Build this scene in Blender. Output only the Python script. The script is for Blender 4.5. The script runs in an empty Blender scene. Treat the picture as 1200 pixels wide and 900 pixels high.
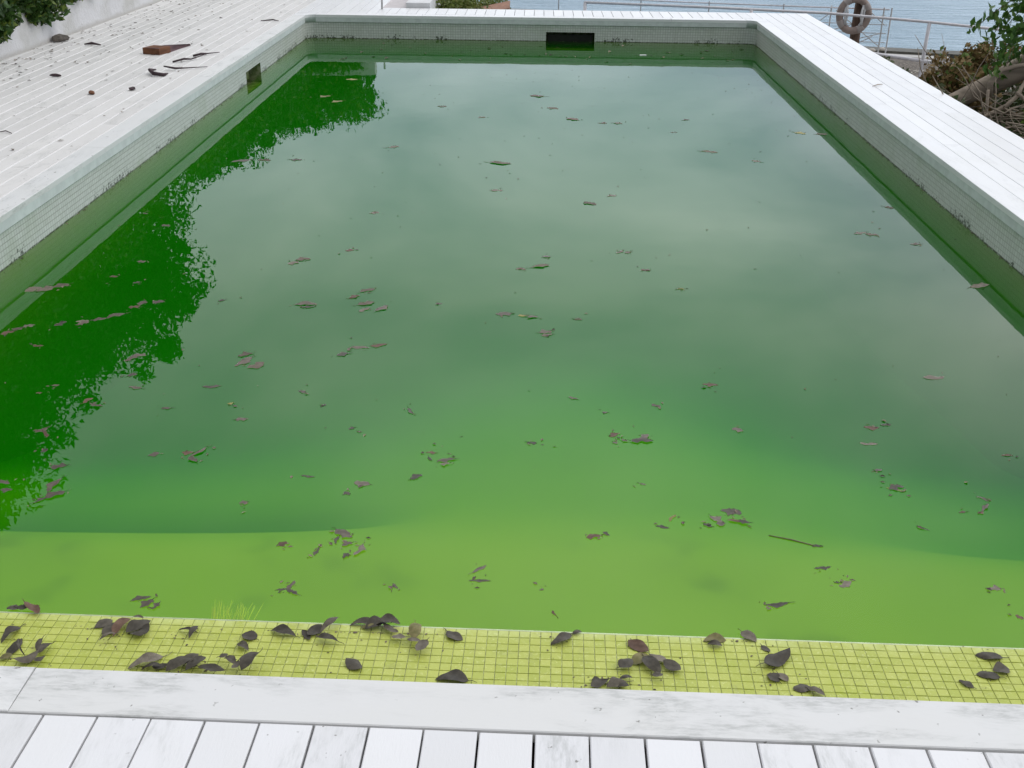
import bpy, bmesh, math, random
import numpy as np
from mathutils import Vector, Matrix, noise as mn
rnd = random.Random(7)
sc = bpy.context.scene
COL = sc.collection
R = math.radians

# ------------------------------------------------------------------ camera
PITCH, YAW, ROLL = 0.4432, -0.0185, 0.0114
fw = Vector((math.sin(YAW)*math.cos(PITCH), math.cos(YAW)*math.cos(PITCH), -math.sin(PITCH)))
r0 = Vector((math.cos(YAW), -math.sin(YAW), 0)); u0 = r0.cross(fw)
rt = math.cos(ROLL)*r0 + math.sin(ROLL)*u0
up = -math.sin(ROLL)*r0 + math.cos(ROLL)*u0
cd = bpy.data.cameras.new('camera'); cam = bpy.data.objects.new('camera', cd); COL.objects.link(cam)
m = Matrix((rt, up, -fw)).transposed().to_4x4(); m.translation = (0, 0, 1.6)
cam.matrix_world = m
cd.sensor_width = 36; cd.lens = 1295.5/1200*36; cd.clip_start = .05; cd.clip_end = 9000
sc.camera = cam

# ------------------------------------------------------------------ light
SUN_EL, SUN_AZ = R(48), R(98)          # azimuth measured from +Y (straight ahead) towards +X (right)
w = bpy.data.worlds.new('World'); sc.world = w; w.use_nodes = True
nt = w.node_tree; N = nt.nodes; Lk = nt.links; N.clear()
out = N.new('ShaderNodeOutputWorld')
sky = N.new('ShaderNodeTexSky'); sky.sky_type = 'NISHITA'; sky.sun_disc = False
sky.sun_elevation = SUN_EL; sky.sun_rotation = SUN_AZ
bg1 = N.new('ShaderNodeBackground'); bg1.inputs[1].default_value = .09; Lk.new(sky.outputs[0], bg1.inputs[0])
tc = N.new('ShaderNodeTexCoord'); sp = N.new('ShaderNodeSeparateXYZ'); Lk.new(tc.outputs['Generated'], sp.inputs[0])
def mth(op, a, b=None, c=None, clamp=False, T=None):
    T = T or nt
    n = T.nodes.new('ShaderNodeMath'); n.operation = op; n.use_clamp = clamp
    for i, v in enumerate((a, b, c)):
        if v is None: continue
        if isinstance(v, (int, float)): n.inputs[i].default_value = v
        else: T.links.new(v, n.inputs[i])
    return n.outputs[0]
zz = mth('ADD', mth('MAXIMUM', sp.outputs[2], 0), .22)
cx = mth('DIVIDE', sp.outputs[0], zz); cy = mth('DIVIDE', sp.outputs[1], zz)
cb = N.new('ShaderNodeCombineXYZ'); Lk.new(cx, cb.inputs[0]); Lk.new(cy, cb.inputs[1])
n1 = N.new('ShaderNodeTexNoise'); n1.inputs['Scale'].default_value = 1.5; n1.inputs['Detail'].default_value = 5
n1.inputs['Roughness'].default_value = .5; n1.inputs['Distortion'].default_value = .3; Lk.new(cb.outputs[0], n1.inputs['Vector'])
# overcast: cloud base grey with brighter and darker heaps, a little brighter towards the veiled sun
rp = N.new('ShaderNodeValToRGB'); Lk.new(n1.outputs['Fac'], rp.inputs[0])
e = rp.color_ramp.elements
e[0].position = .34; e[0].color = (.64, .70, .80, 1)
e[1].position = .66; e[1].color = (1.44, 1.43, 1.42, 1)
lowz = N.new('ShaderNodeMapRange'); lowz.inputs[1].default_value = .05; lowz.inputs[2].default_value = .36; Lk.new(sp.outputs[2], lowz.inputs[0])
tintm = N.new('ShaderNodeMix'); tintm.data_type = 'RGBA'; Lk.new(lowz.outputs[0], tintm.inputs[0])
tintm.inputs[6].default_value = (.86, 1.02, 1.24, 1); tintm.inputs[7].default_value = (1, 1, 1, 1)
mulm = N.new('ShaderNodeMix'); mulm.data_type = 'RGBA'; mulm.blend_type = 'MULTIPLY'; mulm.inputs[0].default_value = 1
Lk.new(rp.outputs[0], mulm.inputs[6]); Lk.new(tintm.outputs[2], mulm.inputs[7])
bg2 = N.new('ShaderNodeBackground'); Lk.new(mulm.outputs[2], bg2.inputs[0])
cloud_gain = N.new('ShaderNodeVectorMath'); cloud_gain.operation = 'DOT_PRODUCT'
Lk.new(tc.outputs['Generated'], cloud_gain.inputs[0])
sd = Vector((math.sin(SUN_AZ)*math.cos(SUN_EL), math.cos(SUN_AZ)*math.cos(SUN_EL), math.sin(SUN_EL)))
cloud_gain.inputs[1].default_value = (.42, .80, .62)
gain = mth('MAXIMUM', mth('MULTIPLY_ADD', cloud_gain.outputs['Value'], 1.45, .30), .58)
hz = N.new('ShaderNodeMapRange'); hz.interpolation_type = 'SMOOTHSTEP'; Lk.new(sp.outputs[2], hz.inputs[0])
hz.inputs[1].default_value = .02; hz.inputs[2].default_value = .37; hz.inputs[3].default_value = .88; hz.inputs[4].default_value = 1.72
gain = mth('MULTIPLY', gain, hz.outputs[0])
Lk.new(gain, bg2.inputs[1])
mx = N.new('ShaderNodeMixShader'); mx.inputs[0].default_value = .88
Lk.new(bg1.outputs[0], mx.inputs[1]); Lk.new(bg2.outputs[0], mx.inputs[2]); Lk.new(mx.outputs[0], out.inputs[0])

sl = bpy.data.lights.new('sun', 'SUN'); sl.energy = .9; sl.angle = R(24); sl.color = (1, .97, .92)
sun = bpy.data.objects.new('sun', sl); COL.objects.link(sun)
sun.rotation_euler = sd.to_track_quat('Z', 'Y').to_euler(); sun.location = (20, 0, 20)

sc.view_settings.view_transform = 'Standard'; sc.view_settings.look = 'None'
sc.view_settings.exposure = -0.73; sc.view_settings.gamma = 1; sc.view_settings.use_curve_mapping = False
cy_ = sc.cycles
cy_.use_denoising = True
try: cy_.denoiser = 'OPENIMAGEDENOISE'
except Exception: pass
cy_.max_bounces = 10; cy_.diffuse_bounces = 4; cy_.glossy_bounces = 4; cy_.transmission_bounces = 8
cy_.transparent_max_bounces = 8; cy_.volume_bounces = 3
cy_.use_adaptive_sampling = False
cy_.blur_glossy = .3; cy_.sample_clamp_indirect = 6

# ------------------------------------------------------------------ helpers
def link(o, parent=None):
    COL.objects.link(o)
    if parent is not None: o.parent = parent
    return o
def mesh(name, V, F, mat=None, smooth=False):
    me = bpy.data.meshes.new(name); me.from_pydata([tuple(v) for v in V], [], F); me.update()
    if mat: me.materials.append(mat)
    if smooth: me.polygons.foreach_set('use_smooth', [True]*len(me.polygons))
    return me
def obj(name, me, parent=None, loc=(0, 0, 0), rot=(0, 0, 0), **kw):
    o = bpy.data.objects.new(name, me); o.location = loc; o.rotation_euler = rot
    for k, v in kw.items():
        if v is not None: o[k] = v
    return link(o, parent)
def empty(name, loc=(0, 0, 0), rot=(0, 0, 0), **kw):
    o = obj(name, None, None, loc, rot, **kw); o.empty_display_size = .1; return o
class MB:
    def __init__(s): s.V = []; s.F = []
    def add(s, V, F):
        k = len(s.V); s.V += [tuple(v) for v in V]; s.F += [tuple(i+k for i in f) for f in F]; return s
    def box(s, x0, x1, y0, y1, z0, z1):
        return s.add([(x, y, z) for z in (z0, z1) for y in (y0, y1) for x in (x0, x1)],
                     [(0, 2, 3, 1), (4, 5, 7, 6), (0, 1, 5, 4), (2, 6, 7, 3), (0, 4, 6, 2), (1, 3, 7, 5)])
    def tube(s, P, rad, n=8, cap=True):
        P = [Vector(p) for p in P]; k0 = len(s.V); m_ = len(P)
        if isinstance(rad, (int, float)): rad = [rad]*m_
        ref = Vector((0.13, .21, 1)).normalized()
        for i, p in enumerate(P):
            t = (P[min(i+1, m_-1)] - P[max(i-1, 0)]).normalized()
            if abs(t.dot(ref)) > .95: ref = Vector((1, .1, 0)).normalized()
            a = t.cross(ref).normalized(); b = t.cross(a)
            for j in range(n):
                th = 2*math.pi*j/n; s.V.append(tuple(p + (a*math.cos(th) + b*math.sin(th))*rad[i]))
        for i in range(m_-1):
            for j in range(n):
                a0 = k0+i*n+j; b0 = k0+i*n+(j+1) % n
                s.F.append((a0, b0, b0+n, a0+n))
        if cap:
            s.F.append(tuple(k0+j for j in range(n))[::-1]); s.F.append(tuple(k0+(m_-1)*n+j for j in range(n)))
        return s
    def me(s, name, mat=None, smooth=False): return mesh(name, s.V, s.F, mat, smooth)

def newmat(name):
    m_ = bpy.data.materials.new(name); m_.use_nodes = True
    t = m_.node_tree; return m_, t, t.nodes, t.links, t.nodes['Principled BSDF']
def tnoise(T, vec, scale, detail=4, rough=.6, dist=0):
    n = T.nodes.new('ShaderNodeTexNoise'); n.inputs['Scale'].default_value = scale; n.inputs['Detail'].default_value = detail
    n.inputs['Roughness'].default_value = rough; n.inputs['Distortion'].default_value = dist
    if vec is not None: T.links.new(vec, n.inputs['Vector'])
    return n.outputs['Fac']
def ramp(T, f, a, b):
    n = T.nodes.new('ShaderNodeMapRange'); n.inputs[1].default_value = a; n.inputs[2].default_value = b
    n.interpolation_type = 'SMOOTHSTEP'; T.links.new(f, n.inputs[0]); return n.outputs[0]
def mixc(T, f, a, b, mode='MIX'):
    n = T.nodes.new('ShaderNodeMix'); n.data_type = 'RGBA'; n.blend_type = mode
    for i, v in ((0, f), (6, a), (7, b)):
        if isinstance(v, (int, float)): n.inputs[i].default_value = v
        elif isinstance(v, tuple): n.inputs[i].default_value = (*v, 1)
        else: T.links.new(v, n.inputs[i])
    return n.outputs[2]
def mapping(T, vec, scale=(1, 1, 1), loc=None):
    n = T.nodes.new('ShaderNodeMapping'); n.inputs['Scale'].default_value = scale; T.links.new(vec, n.inputs['Vector'])
    if loc is not None: T.links.new(loc, n.inputs['Location'])
    return n.outputs[0]
def bump(T, h, dist, strength=1.0):
    n = T.nodes.new('ShaderNodeBump'); n.inputs['Distance'].default_value = dist; n.inputs['Strength'].default_value = strength
    T.links.new(h, n.inputs['Height']); return n.outputs[0]

def white_paint(name, base, smudge=.5, spec=.5, rough=.55, speck=1.0, edge_dirt=0.0):
    m_, T, n, L, p = newmat(name)
    t = n.new('ShaderNodeTexCoord'); oi = n.new('ShaderNodeObjectInfo')
    off = n.new('ShaderNodeVectorMath'); off.operation = 'SCALE'; off.inputs[0].default_value = (37, 91, 17)
    L.new(oi.outputs['Random'], off.inputs['Scale'])
    ad = n.new('ShaderNodeVectorMath'); L.new(t.outputs['Object'], ad.inputs[0]); L.new(off.outputs[0], ad.inputs[1])
    v = ad.outputs[0]
    st = mapping(T, v, (6, 1.6, 6))
    a = tnoise(T, st, 2.2, 6, .65, .6); a2 = tnoise(T, v, 1.4, 3, .5)
    f1 = mth('MULTIPLY', ramp(T, a, .44, .66), ramp(T, a2, .40, .6), T=T)
    fine = tnoise(T, mapping(T, v, (14, 3, 14)), 9, 5, .7)
    f1 = mth('MULTIPLY', f1, ramp(T, fine, .3, .7), T=T)
    sp_ = tnoise(T, v, 55, 2, .5); f2 = mth('MULTIPLY', ramp(T, sp_, .70, .76), ramp(T, a2, .45, .6), T=T)
    sp3 = tnoise(T, v, 23, 2, .5, .5); f3 = ramp(T, sp3, .74, .78)
    tint = n.new('ShaderNodeMapRange'); L.new(oi.outputs['Random'], tint.inputs[0])
    tint.inputs[3].default_value = .93; tint.inputs[4].default_value = 1.03
    sc_ = n.new('ShaderNodeVectorMath'); sc_.operation = 'SCALE'; sc_.inputs[0].default_value = base; L.new(tint.outputs[0], sc_.inputs['Scale'])
    c = mixc(T, mth('MULTIPLY', ramp(T, tnoise(T, v, 3, 4, .6), .35, .75), .12, T=T), sc_.outputs[0], (.62, .60, .52))
    c = mixc(T, mth('MULTIPLY', f1, smudge, T=T), c, (.30, .31, .29))
    c = mixc(T, mth('MULTIPLY', f2, .75*speck, T=T), c, (.12, .11, .09))
    c = mixc(T, mth('MULTIPLY', f3, .6*speck, T=T), c, (.16, .14, .12))
    L.new(c, p.inputs['Base Color']); p.inputs['Roughness'].default_value = rough
    p.inputs['Specular IOR Level'].default_value = spec
    L.new(bump(T, fine, .0012, .5), p.inputs['Normal'])
    return m_
M_plank = white_paint('white_painted_plank', (.745, .74, .75))
M_coping = white_paint('white_coping_paint', (.69, .685, .675), smudge=.6, speck=1.0)
M_plankL = white_paint('weathered_white_plank', (.72, .70, .68), smudge=.5, speck=1.3)
M_plankR = white_paint('clean_white_plank', (.77, .77, .775), smudge=.25, spec=.45, rough=.42, speck=.25)
M_filler = white_paint('white_joint_filler', (.79, .79, .79), smudge=.1, speck=.3)

def plain(name, col, rough=.6, spec=.3, nscale=20, var=.3, bumpd=0.0, col2=None, detail=4, stretch=(1, 1, 1), rand=0.0):
    m_, T, n, L, p = newmat(name)
    t = n.new('ShaderNodeTexCoord'); v = mapping(T, t.outputs['Object'], stretch)
    f = tnoise(T, v, nscale, detail, .6)
    c2 = col2 or tuple(x*(1-var) for x in col)
    c = mixc(T, ramp(T, f, .35, .65), col, c2)
    if rand:
        oi = n.new('ShaderNodeObjectInfo'); mr = n.new('ShaderNodeMapRange'); L.new(oi.outputs['Random'], mr.inputs[0])
        mr.inputs[3].default_value = 1-rand; mr.inputs[4].default_value = 1+rand
        hs = n.new('ShaderNodeHueSaturation'); L.new(mr.outputs[0], hs.inputs['Value']); L.new(c, hs.inputs['Color']); c = hs.outputs[0]
    L.new(c, p.inputs['Base Color'])
    p.inputs['Roughness'].default_value = rough; p.inputs['Specular IOR Level'].default_value = spec
    if bumpd: L.new(bump(T, f, bumpd), p.inputs['Normal'])
    return m_
M_bed = plain('dark_joist_bed', (.02, .018, .018), .95, .05)
M_fascia = plain('grey_white_fascia', (.62, .66, .645), .55, .4, 14, .12)
M_grout = plain('green_grout', (.62, .65, .34), .7, .3, 60, .5)
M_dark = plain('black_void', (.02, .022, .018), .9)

# ---- little tiles: colour per tile from its grid cell (world position), algae film over it
PIV = (.25, 1.87); PROT = -.0205      # the near end of the pool is not quite square to its sides
TP = .02816; TX0 = -.2518; TY0 = 2.372
def tile_mat():
    m_, T, n, L, p = newmat('lime_algae_tile')
    g = n.new('ShaderNodeNewGeometry'); s = n.new('ShaderNodeSeparateXYZ'); vr = n.new('ShaderNodeVectorRotate'); vr.rotation_type = 'Z_AXIS'; vr.inputs['Center'].default_value = (*PIV, 0); vr.inputs['Angle'].default_value = -PROT
    L.new(g.outputs['Position'], vr.inputs['Vector']); L.new(vr.outputs[0], s.inputs[0])
    i = mth('FLOOR', mth('DIVIDE', mth('SUBTRACT', s.outputs[0], TX0, T=T), TP, T=T), T=T)
    j = mth('FLOOR', mth('DIVIDE', mth('SUBTRACT', s.outputs[1], TY0, T=T), TP, T=T), T=T)
    c_ = n.new('ShaderNodeCombineXYZ'); L.new(i, c_.inputs[0]); L.new(j, c_.inputs[1])
    wn = n.new('ShaderNodeTexWhiteNoise'); L.new(c_.outputs[0], wn.inputs['Vector'])
    c = mixc(T, wn.outputs['Value'], (.475, .515, .105), (.40, .45, .07))
    big = tnoise(T, g.outputs['Position'], 5, 4, .6, .4)
    c = mixc(T, mth('MULTIPLY', ramp(T, big, .5, .75), .55, T=T), c, (.36, .44, .02))
    silt = tnoise(T, g.outputs['Position'], 17, 5, .7, .8); c = mixc(T, mth('MULTIPLY', ramp(T, silt, .55, .75), .35, T=T), c, (.24, .25, .10))
    fine = tnoise(T, g.outputs['Position'], 110, 4, .7, .6)
    c = mixc(T, mth('MULTIPLY', ramp(T, fine, .52, .72), .45, T=T), c, (.72, .76, .34))
    lip = ramp(T, s.outputs[1], TY0-.055, TY0); c = mixc(T, mth('MULTIPLY', mth('MULTIPLY', lip, ramp(T, tnoise(T, g.outputs['Position'], 30, 3), .3, .6), T=T), .35, T=T), c, (.68, .75, .36))  # paler rows at the lip: sky reflection painted into the tile colour
    L.new(c, p.inputs['Base Color']); p.inputs['Roughness'].default_value = .42; p.inputs['Specular IOR Level'].default_value = .35
    L.new(bump(T, fine, .0006), p.inputs['Normal'])
    return m_
M_tile = tile_mat()

def wall_mat():
    m_, T, n, L, p = newmat('mosaic_wall')
    uv = n.new('ShaderNodeUVMap'); uv.uv_map = 'UVMap'
    b = n.new('ShaderNodeTexBrick'); L.new(uv.outputs[0], b.inputs['Vector']); b.offset = 0; b.squash = 1
    b.inputs['Color1'].default_value = (.60, .62, .58, 1); b.inputs['Color2'].default_value = (.53, .55, .51, 1)
    b.inputs['Mortar'].default_value = (.36, .37, .33, 1); b.inputs['Scale'].default_value = 1
    b.inputs['Mortar Size'].default_value = .0019; b.inputs['Mortar Smooth'].default_value = .2
    b.inputs['Brick Width'].default_value = TP; b.inputs['Row Height'].default_value = TP
    g = n.new('ShaderNodeNewGeometry'); s = n.new('ShaderNodeSeparateXYZ'); L.new(g.outputs['Position'], s.inputs[0])
    P = g.outputs['Position']; z = s.outputs[2]
    film = tnoise(T, P, 3, 4, .6)
    c = mixc(T, mth('MULTIPLY', ramp(T, film, .45, .75), .35, T=T), b.outputs[0], (.36, .42, .30))
    # dirt specks thicken towards the scum line
    d = tnoise(T, P, 48, 4, .65, .5); hgt = ramp(T, z, -.15, -.252); patch = ramp(T, tnoise(T, P, 2.3, 3), .42, .6)
    th = mth('SUBTRACT', .76, mth('MULTIPLY', mth('MULTIPLY', hgt, patch, T=T), .26, T=T), T=T)
    f = mth('MULTIPLY', mth('GREATER_THAN', d, th, T=T), .85, T=T)
    c = mixc(T, f, c, (.05, .055, .04))
    # scum line itself
    ln = mth('SUBTRACT', z, mth('MULTIPLY', tnoise(T, P, 14, 4, .7), .016, T=T), T=T)
    c = mixc(T, mth('MULTIPLY', ramp(T, ln, -.256, -.264), ramp(T, d, .35, .5), T=T), c, (.05, .06, .03))
    c = mixc(T, ramp(T, z, -.2565, -.263), c, (.15, .25, .05))
    L.new(c, p.inputs['Base Color']); p.inputs['Roughness'].default_value = .4; p.inputs['Specular IOR Level'].default_value = .4
    L.new(bump(T, b.outputs['Fac'], -.0012), p.inputs['Normal'])
    return m_
M_wall = wall_mat()

def floor_mat():
    m_, T, n, L, p = newmat('algae_floor')
    g = n.new('ShaderNodeNewGeometry'); P = g.outputs['Position']
    a = tnoise(T, P, .9, 3, .5); c = mixc(T, ramp(T, a, .35, .7), (.35, .43, .075), (.30, .39, .065))
    sp_ = tnoise(T, P, 3.6, 2, .4); sy = n.new('ShaderNodeSeparateXYZ'); L.new(P, sy.inputs[0]); c = mixc(T, mth('MULTIPLY', mth('MULTIPLY', ramp(T, sp_, .56, .70), ramp(T, sy.outputs[1], 3.3, 3.0), T=T), .6, T=T), c, (.20, .27, .05))
    L.new(c, p.inputs['Base Color']); p.inputs['Roughness'].default_value = .9; p.inputs['Specular IOR Level'].default_value = 0
    return m_
M_floor = floor_mat()

def water_mat():
    m_ = bpy.data.materials.new('green_pool_water'); m_.use_nodes = True; T = m_.node_tree; n = T.nodes; L = T.links; n.clear()
    o = n.new('ShaderNodeOutputMaterial'); g = n.new('ShaderNodeNewGeometry'); P = g.outputs['Position']
    h = mth('ADD', mth('MULTIPLY', tnoise(T, mapping(T, P, (1, .7, 1)), 2.0, 2, .4), 1, T=T), mth('MULTIPLY', tnoise(T, P, 9, 2, .5), .10, T=T), T=T)
    nb = bump(T, h, .0011)
    fr = n.new('ShaderNodeFresnel'); fr.inputs['IOR'].default_value = 1.33; L.new(nb, fr.inputs['Normal'])
    gl = n.new('ShaderNodeBsdfGlossy'); gl.inputs['Roughness'].default_value = 0.0; L.new(nb, gl.inputs['Normal'])
    rf = n.new('ShaderNodeBsdfTransparent')
    fac = n.new('ShaderNodeMix'); L.new(g.outputs['Backfacing'], fac.inputs[0]); L.new(fr.outputs[0], fac.inputs[2]); fac.inputs[3].default_value = .06
    mx_ = n.new('ShaderNodeMixShader'); L.new(fac.outputs[0], mx_.inputs[0]); L.new(rf.outputs[0], mx_.inputs[1]); L.new(gl.outputs[0], mx_.inputs[2])
    L.new(mx_.outputs[0], o.inputs['Surface'])
    va = n.new('ShaderNodeVolumeAbsorption'); va.inputs['Color'].default_value = (.60, .875, .03, 1); va.inputs['Density'].default_value = 3.8
    # suspended algae: scatters green light back out of the deep water
    vs = n.new('ShaderNodeVolumeScatter'); vs.inputs['Color'].default_value = (.06, .92, .04, 1); vs.inputs['Density'].default_value = .26; vs.inputs['Anisotropy'].default_value = .0
    av = n.new('ShaderNodeAddShader'); L.new(va.outputs[0], av.inputs[0]); L.new(vs.outputs[0], av.inputs[1]); L.new(av.outputs[0], o.inputs['Volume'])
    return m_
M_water = water_mat()
WZ = -.257
LX, RX, NY, FY = -2.60, 2.44, 1.865, 12.96
# ------------------------------------------------------------------ pool shell
def pool_path():
    rr = .112; pts = []
    def arc(cx_, cy_, a0, a1, k=7):
        for i in range(k+1):
            a = a0+(a1-a0)*i/k; pts.append((cx_+rr*math.cos(a), cy_+rr*math.sin(a)))
    x0, x1, y0, y1 = LX-.012, RX+.012, NY-.15, FY+.012
    pts.append((x0, y0))
    for y in (10.12, 10.68): pts.append((x0, y))
    arc(x0+rr, y1-rr, math.pi, math.pi/2)
    for x in (.10, .648): pts.append((x, y1))
    arc(x1-rr, y1-rr, math.pi/2, 0)
    pts.append((x1, y0)); pts.append((x0, y0))
    return pts
PP = pool_path()
basin = empty('pool_basin', (0, 0, 0), kind='structure', label='grey mosaic walls and algae covered floor of the swimming pool')
def build_walls():
    S = [0]
    for a, b in zip(PP, PP[1:]): S.append(S[-1]+math.hypot(b[0]-a[0], b[1]-a[1]))
    Z = [-.074, -.098, -.157, -.34, -2.6]
    V = []; F = []; UV = []
    for p_, s in zip(PP, S):
        for z in Z: V.append((p_[0], p_[1], z))
    nz = len(Z)
    for i in range(len(PP)-1):
        a, b = PP[i], PP[i+1]
        for k in range(nz-1):
            left = abs(a[1]-10.12) < .01 and abs(b[1]-10.68) < .01 and a[0] < 0
            far = abs(a[0]-.10) < .01 and abs(b[0]-.648) < .01
            if left and k == 2: continue
            if far and k == 2: continue
            F.append((i*nz+k, i*nz+k+1, (i+1)*nz+k+1, (i+1)*nz+k))
            UV.append([(S[i], Z[k]), (S[i], Z[k+1]), (S[i+1], Z[k+1]), (S[i+1], Z[k])])
    me = mesh('mosaic_wall', V, F, M_wall); uvl = me.uv_layers.new(name='UVMap')
    k = 0
    for u in UV:
        for q in u: uvl.data[k].uv = q; k += 1
    obj('mosaic_wall', me, basin)
build_walls()
# skimmer mouths: recessed boxes, open to the pool
def skimmer(x0, x1, y0, y1, z0, z1, open_side):
    V = [(x, y, z) for z in (z0, z1) for y in (y0, y1) for x in (x0, x1)]
    F = {'z0': (0, 1, 3, 2), 'z1': (4, 6, 7, 5), 'y0': (0, 4, 5, 1), 'y1': (2, 3, 7, 6), 'x0': (0, 2, 6, 4), 'x1': (1, 5, 7, 3)}
    return [V, [f for k, f in F.items() if k != open_side]]
M_skim = plain('stained_skimmer_plastic', (.33, .34, .22), .6, .3, 18, .5, col2=(.12, .16, .05))
s1 = empty('skimmer_mouth', (.374, FY+.01, -.2), label='wide dark skimmer mouth in the far pool wall', category='skimmer')
g = skimmer(.10-.374, .648-.374, .002, .30, -.14, .043, 'y0'); obj('housing', mesh('housing', *g, M_skim), s1)
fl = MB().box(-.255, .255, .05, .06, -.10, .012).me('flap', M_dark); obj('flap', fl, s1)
s2 = empty('skimmer_mouth', (LX-.01, 10.40, -.2), label='small square skimmer mouth in the left pool wall', category='skimmer')
g = skimmer(-.30, -.002, -.28, .28, -.14, .043, 'x1'); obj('housing', mesh('housing', *g, M_skim), s2)
fl = MB().box(-.12, -.11, -.24, .24, -.10, .01).me('flap', M_skim); obj('flap', fl, s2)

# floor as a height field: shallow bench near the camera, slope to the deep end
def sst(a, b, x):
    t = min(max((x-a)/(b-a), 0), 1); return t*t*(3-2*t)
def depth(x, y):
    edge = 3.175 - .022*(x-.25)
    bench = .165 + .02*sst(2.4, 2.9, y)
    mid = math.exp(-((x-.15)/1.25)**2)
    side_ = .42 + .55*sst(3.35, 5.3, y) + .42*sst(4.2, 8.5, y); cen_ = .28 + 1.12*sst(3.0, 8.8, y); gb = math.exp(-((x-.15)/1.25)**2)
    deep = side_*(1-gb)+cen_*gb
    gm = math.exp(-((x-.2)/1.05)**4)
    deep += (.24*(1-sst(-1.15, -.25, x))+.05*sst(1.0, 1.7, x))*math.exp(-((y-edge-.24)/.13)**2)  # trough shaped into the floor to give the shaded band behind the step
    return bench + (deep-bench)*sst(edge-.28, edge+.36+.06*mid, y)
def build_floor():
    xs = np.linspace(LX-.012, RX+.012, 46)
    ys = np.concatenate([np.linspace(2.28, 2.9, 5), np.linspace(2.95, 3.6, 34), np.linspace(3.7, FY+.012, 50)])
    V = [(x, y, WZ-depth(x, y)) for y in ys for x in xs]; nx = len(xs)
    F = [(j*nx+i, j*nx+i+1, (j+1)*nx+i+1, (j+1)*nx+i) for j in range(len(ys)-1) for i in range(nx-1)]
    obj('pool_floor', mesh('pool_floor', V, F, M_floor, True), basin)
build_floor()
# water: one closed body, its rim hidden inside walls and ledge
def rotp(x, y):
    c_, s_ = math.cos(PROT), math.sin(PROT); dx, dy = x-PIV[0], y-PIV[1]; return (PIV[0]+dx*c_-dy*s_, PIV[1]+dx*s_+dy*c_)
wl = rotp(LX-.02, TY0-.012); wr = rotp(RX+.02, TY0-.012); wq = [(LX-.02, wl[1]), (RX+.02, wr[1]), (RX+.02, FY+.02), (LX-.02, FY+.02)]
wb = MB().add([(*q, z) for z in (-2.65, WZ) for q in wq], [(3, 2, 1, 0), (4, 5, 6, 7)]+[(i, (i+1) % 4, (i+1) % 4+4, i+4) for i in range(4)])
obj('water', wb.me('water', M_water), None, kind='structure', label='still murky green pool water under drifting dead leaves')

# ---- tiled ledge along the near wall
ledge = empty('tiled_ledge', (*rotp(0, 2.25), -.26), (0, 0, PROT), kind='structure', label='narrow lime green mosaic ledge between white coping and pool water')
M_ledge_core = plain('ledge_render', (.36, .43, .12), .7, .3, 40, .3)
core = MB().box(LX-.05, RX+.05, 1.85-2.25, TY0-.004-2.25, -.3, .0048)
obj('core', core.me('core', M_grout), ledge)
nose = MB().tube([(LX, TY0-2.25-.003, .0042), (RX, TY0-2.25-.003, .0042)], .0042, 8)
M_nose = plain('pale_meniscus', (.62, .70, .42), .3, .5, 30, .2)  # pale colour on the nose stands for the bright meniscus line
obj('meniscus_edge', nose.me('meniscus_edge', M_nose, True), ledge)
TW = TP-.0017
def tile_me(jx):
    a = TW/2; b = a-.0012; h = .0026
    V = [(-a, -a, 0), (a, -a, 0), (a, a, 0), (-a, a, 0), (-a, -a, h-.0007), (a, -a, h-.0007), (a, a, h-.0007), (-a, a, h-.0007),
         (-b, -b, h), (b, -b, h), (b, b, h), (-b, b, h)]
    F = [(8, 9, 10, 11)] + [(i, (i+1) % 4, (i+1) % 4+4, i+4) for i in range(4)] + [(i+4, (i+1) % 4+4, (i+1) % 4+8, i+8) for i in range(4)]
    return V, F
TV, TF = tile_me(0)
tme = mesh('tile', TV, TF, M_tile)
field = MB(); cnt = 0
tz = .0048
n0 = int(math.floor((LX-TX0)/TP)); n1_ = int(math.ceil((RX-TX0)/TP))
indiv = []
for j in range(18):
    cyy = TY0-.004-(j+.5)*TP+.0
    for i in range(n0, n1_):
        cxx = TX0+(i+.5)*TP
        big_ = (4 <= j <= 7) and (-29 <= i <= 45)
        dz = rnd.uniform(-.0004, .0004); tx = rnd.uniform(-.012, .012); ty = rnd.uniform(-.012, .012); rz_ = rnd.uniform(-.012, .012)
        if big_:
            obj('tile', tme, ledge, (cxx, cyy-2.25, tz+dz), (tx, ty, rz_))
        else:
            c_, s_ = math.cos(rz_), math.sin(rz_)
            field.add([(cxx+x*c_-y*s_, cyy-2.25+x*s_+y*c_, tz+dz+z+x*-ty+y*tx) for x, y, z in TV], TF)
obj('tile_field', field.me('tile_field', M_tile), ledge, kind='stuff')

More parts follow.
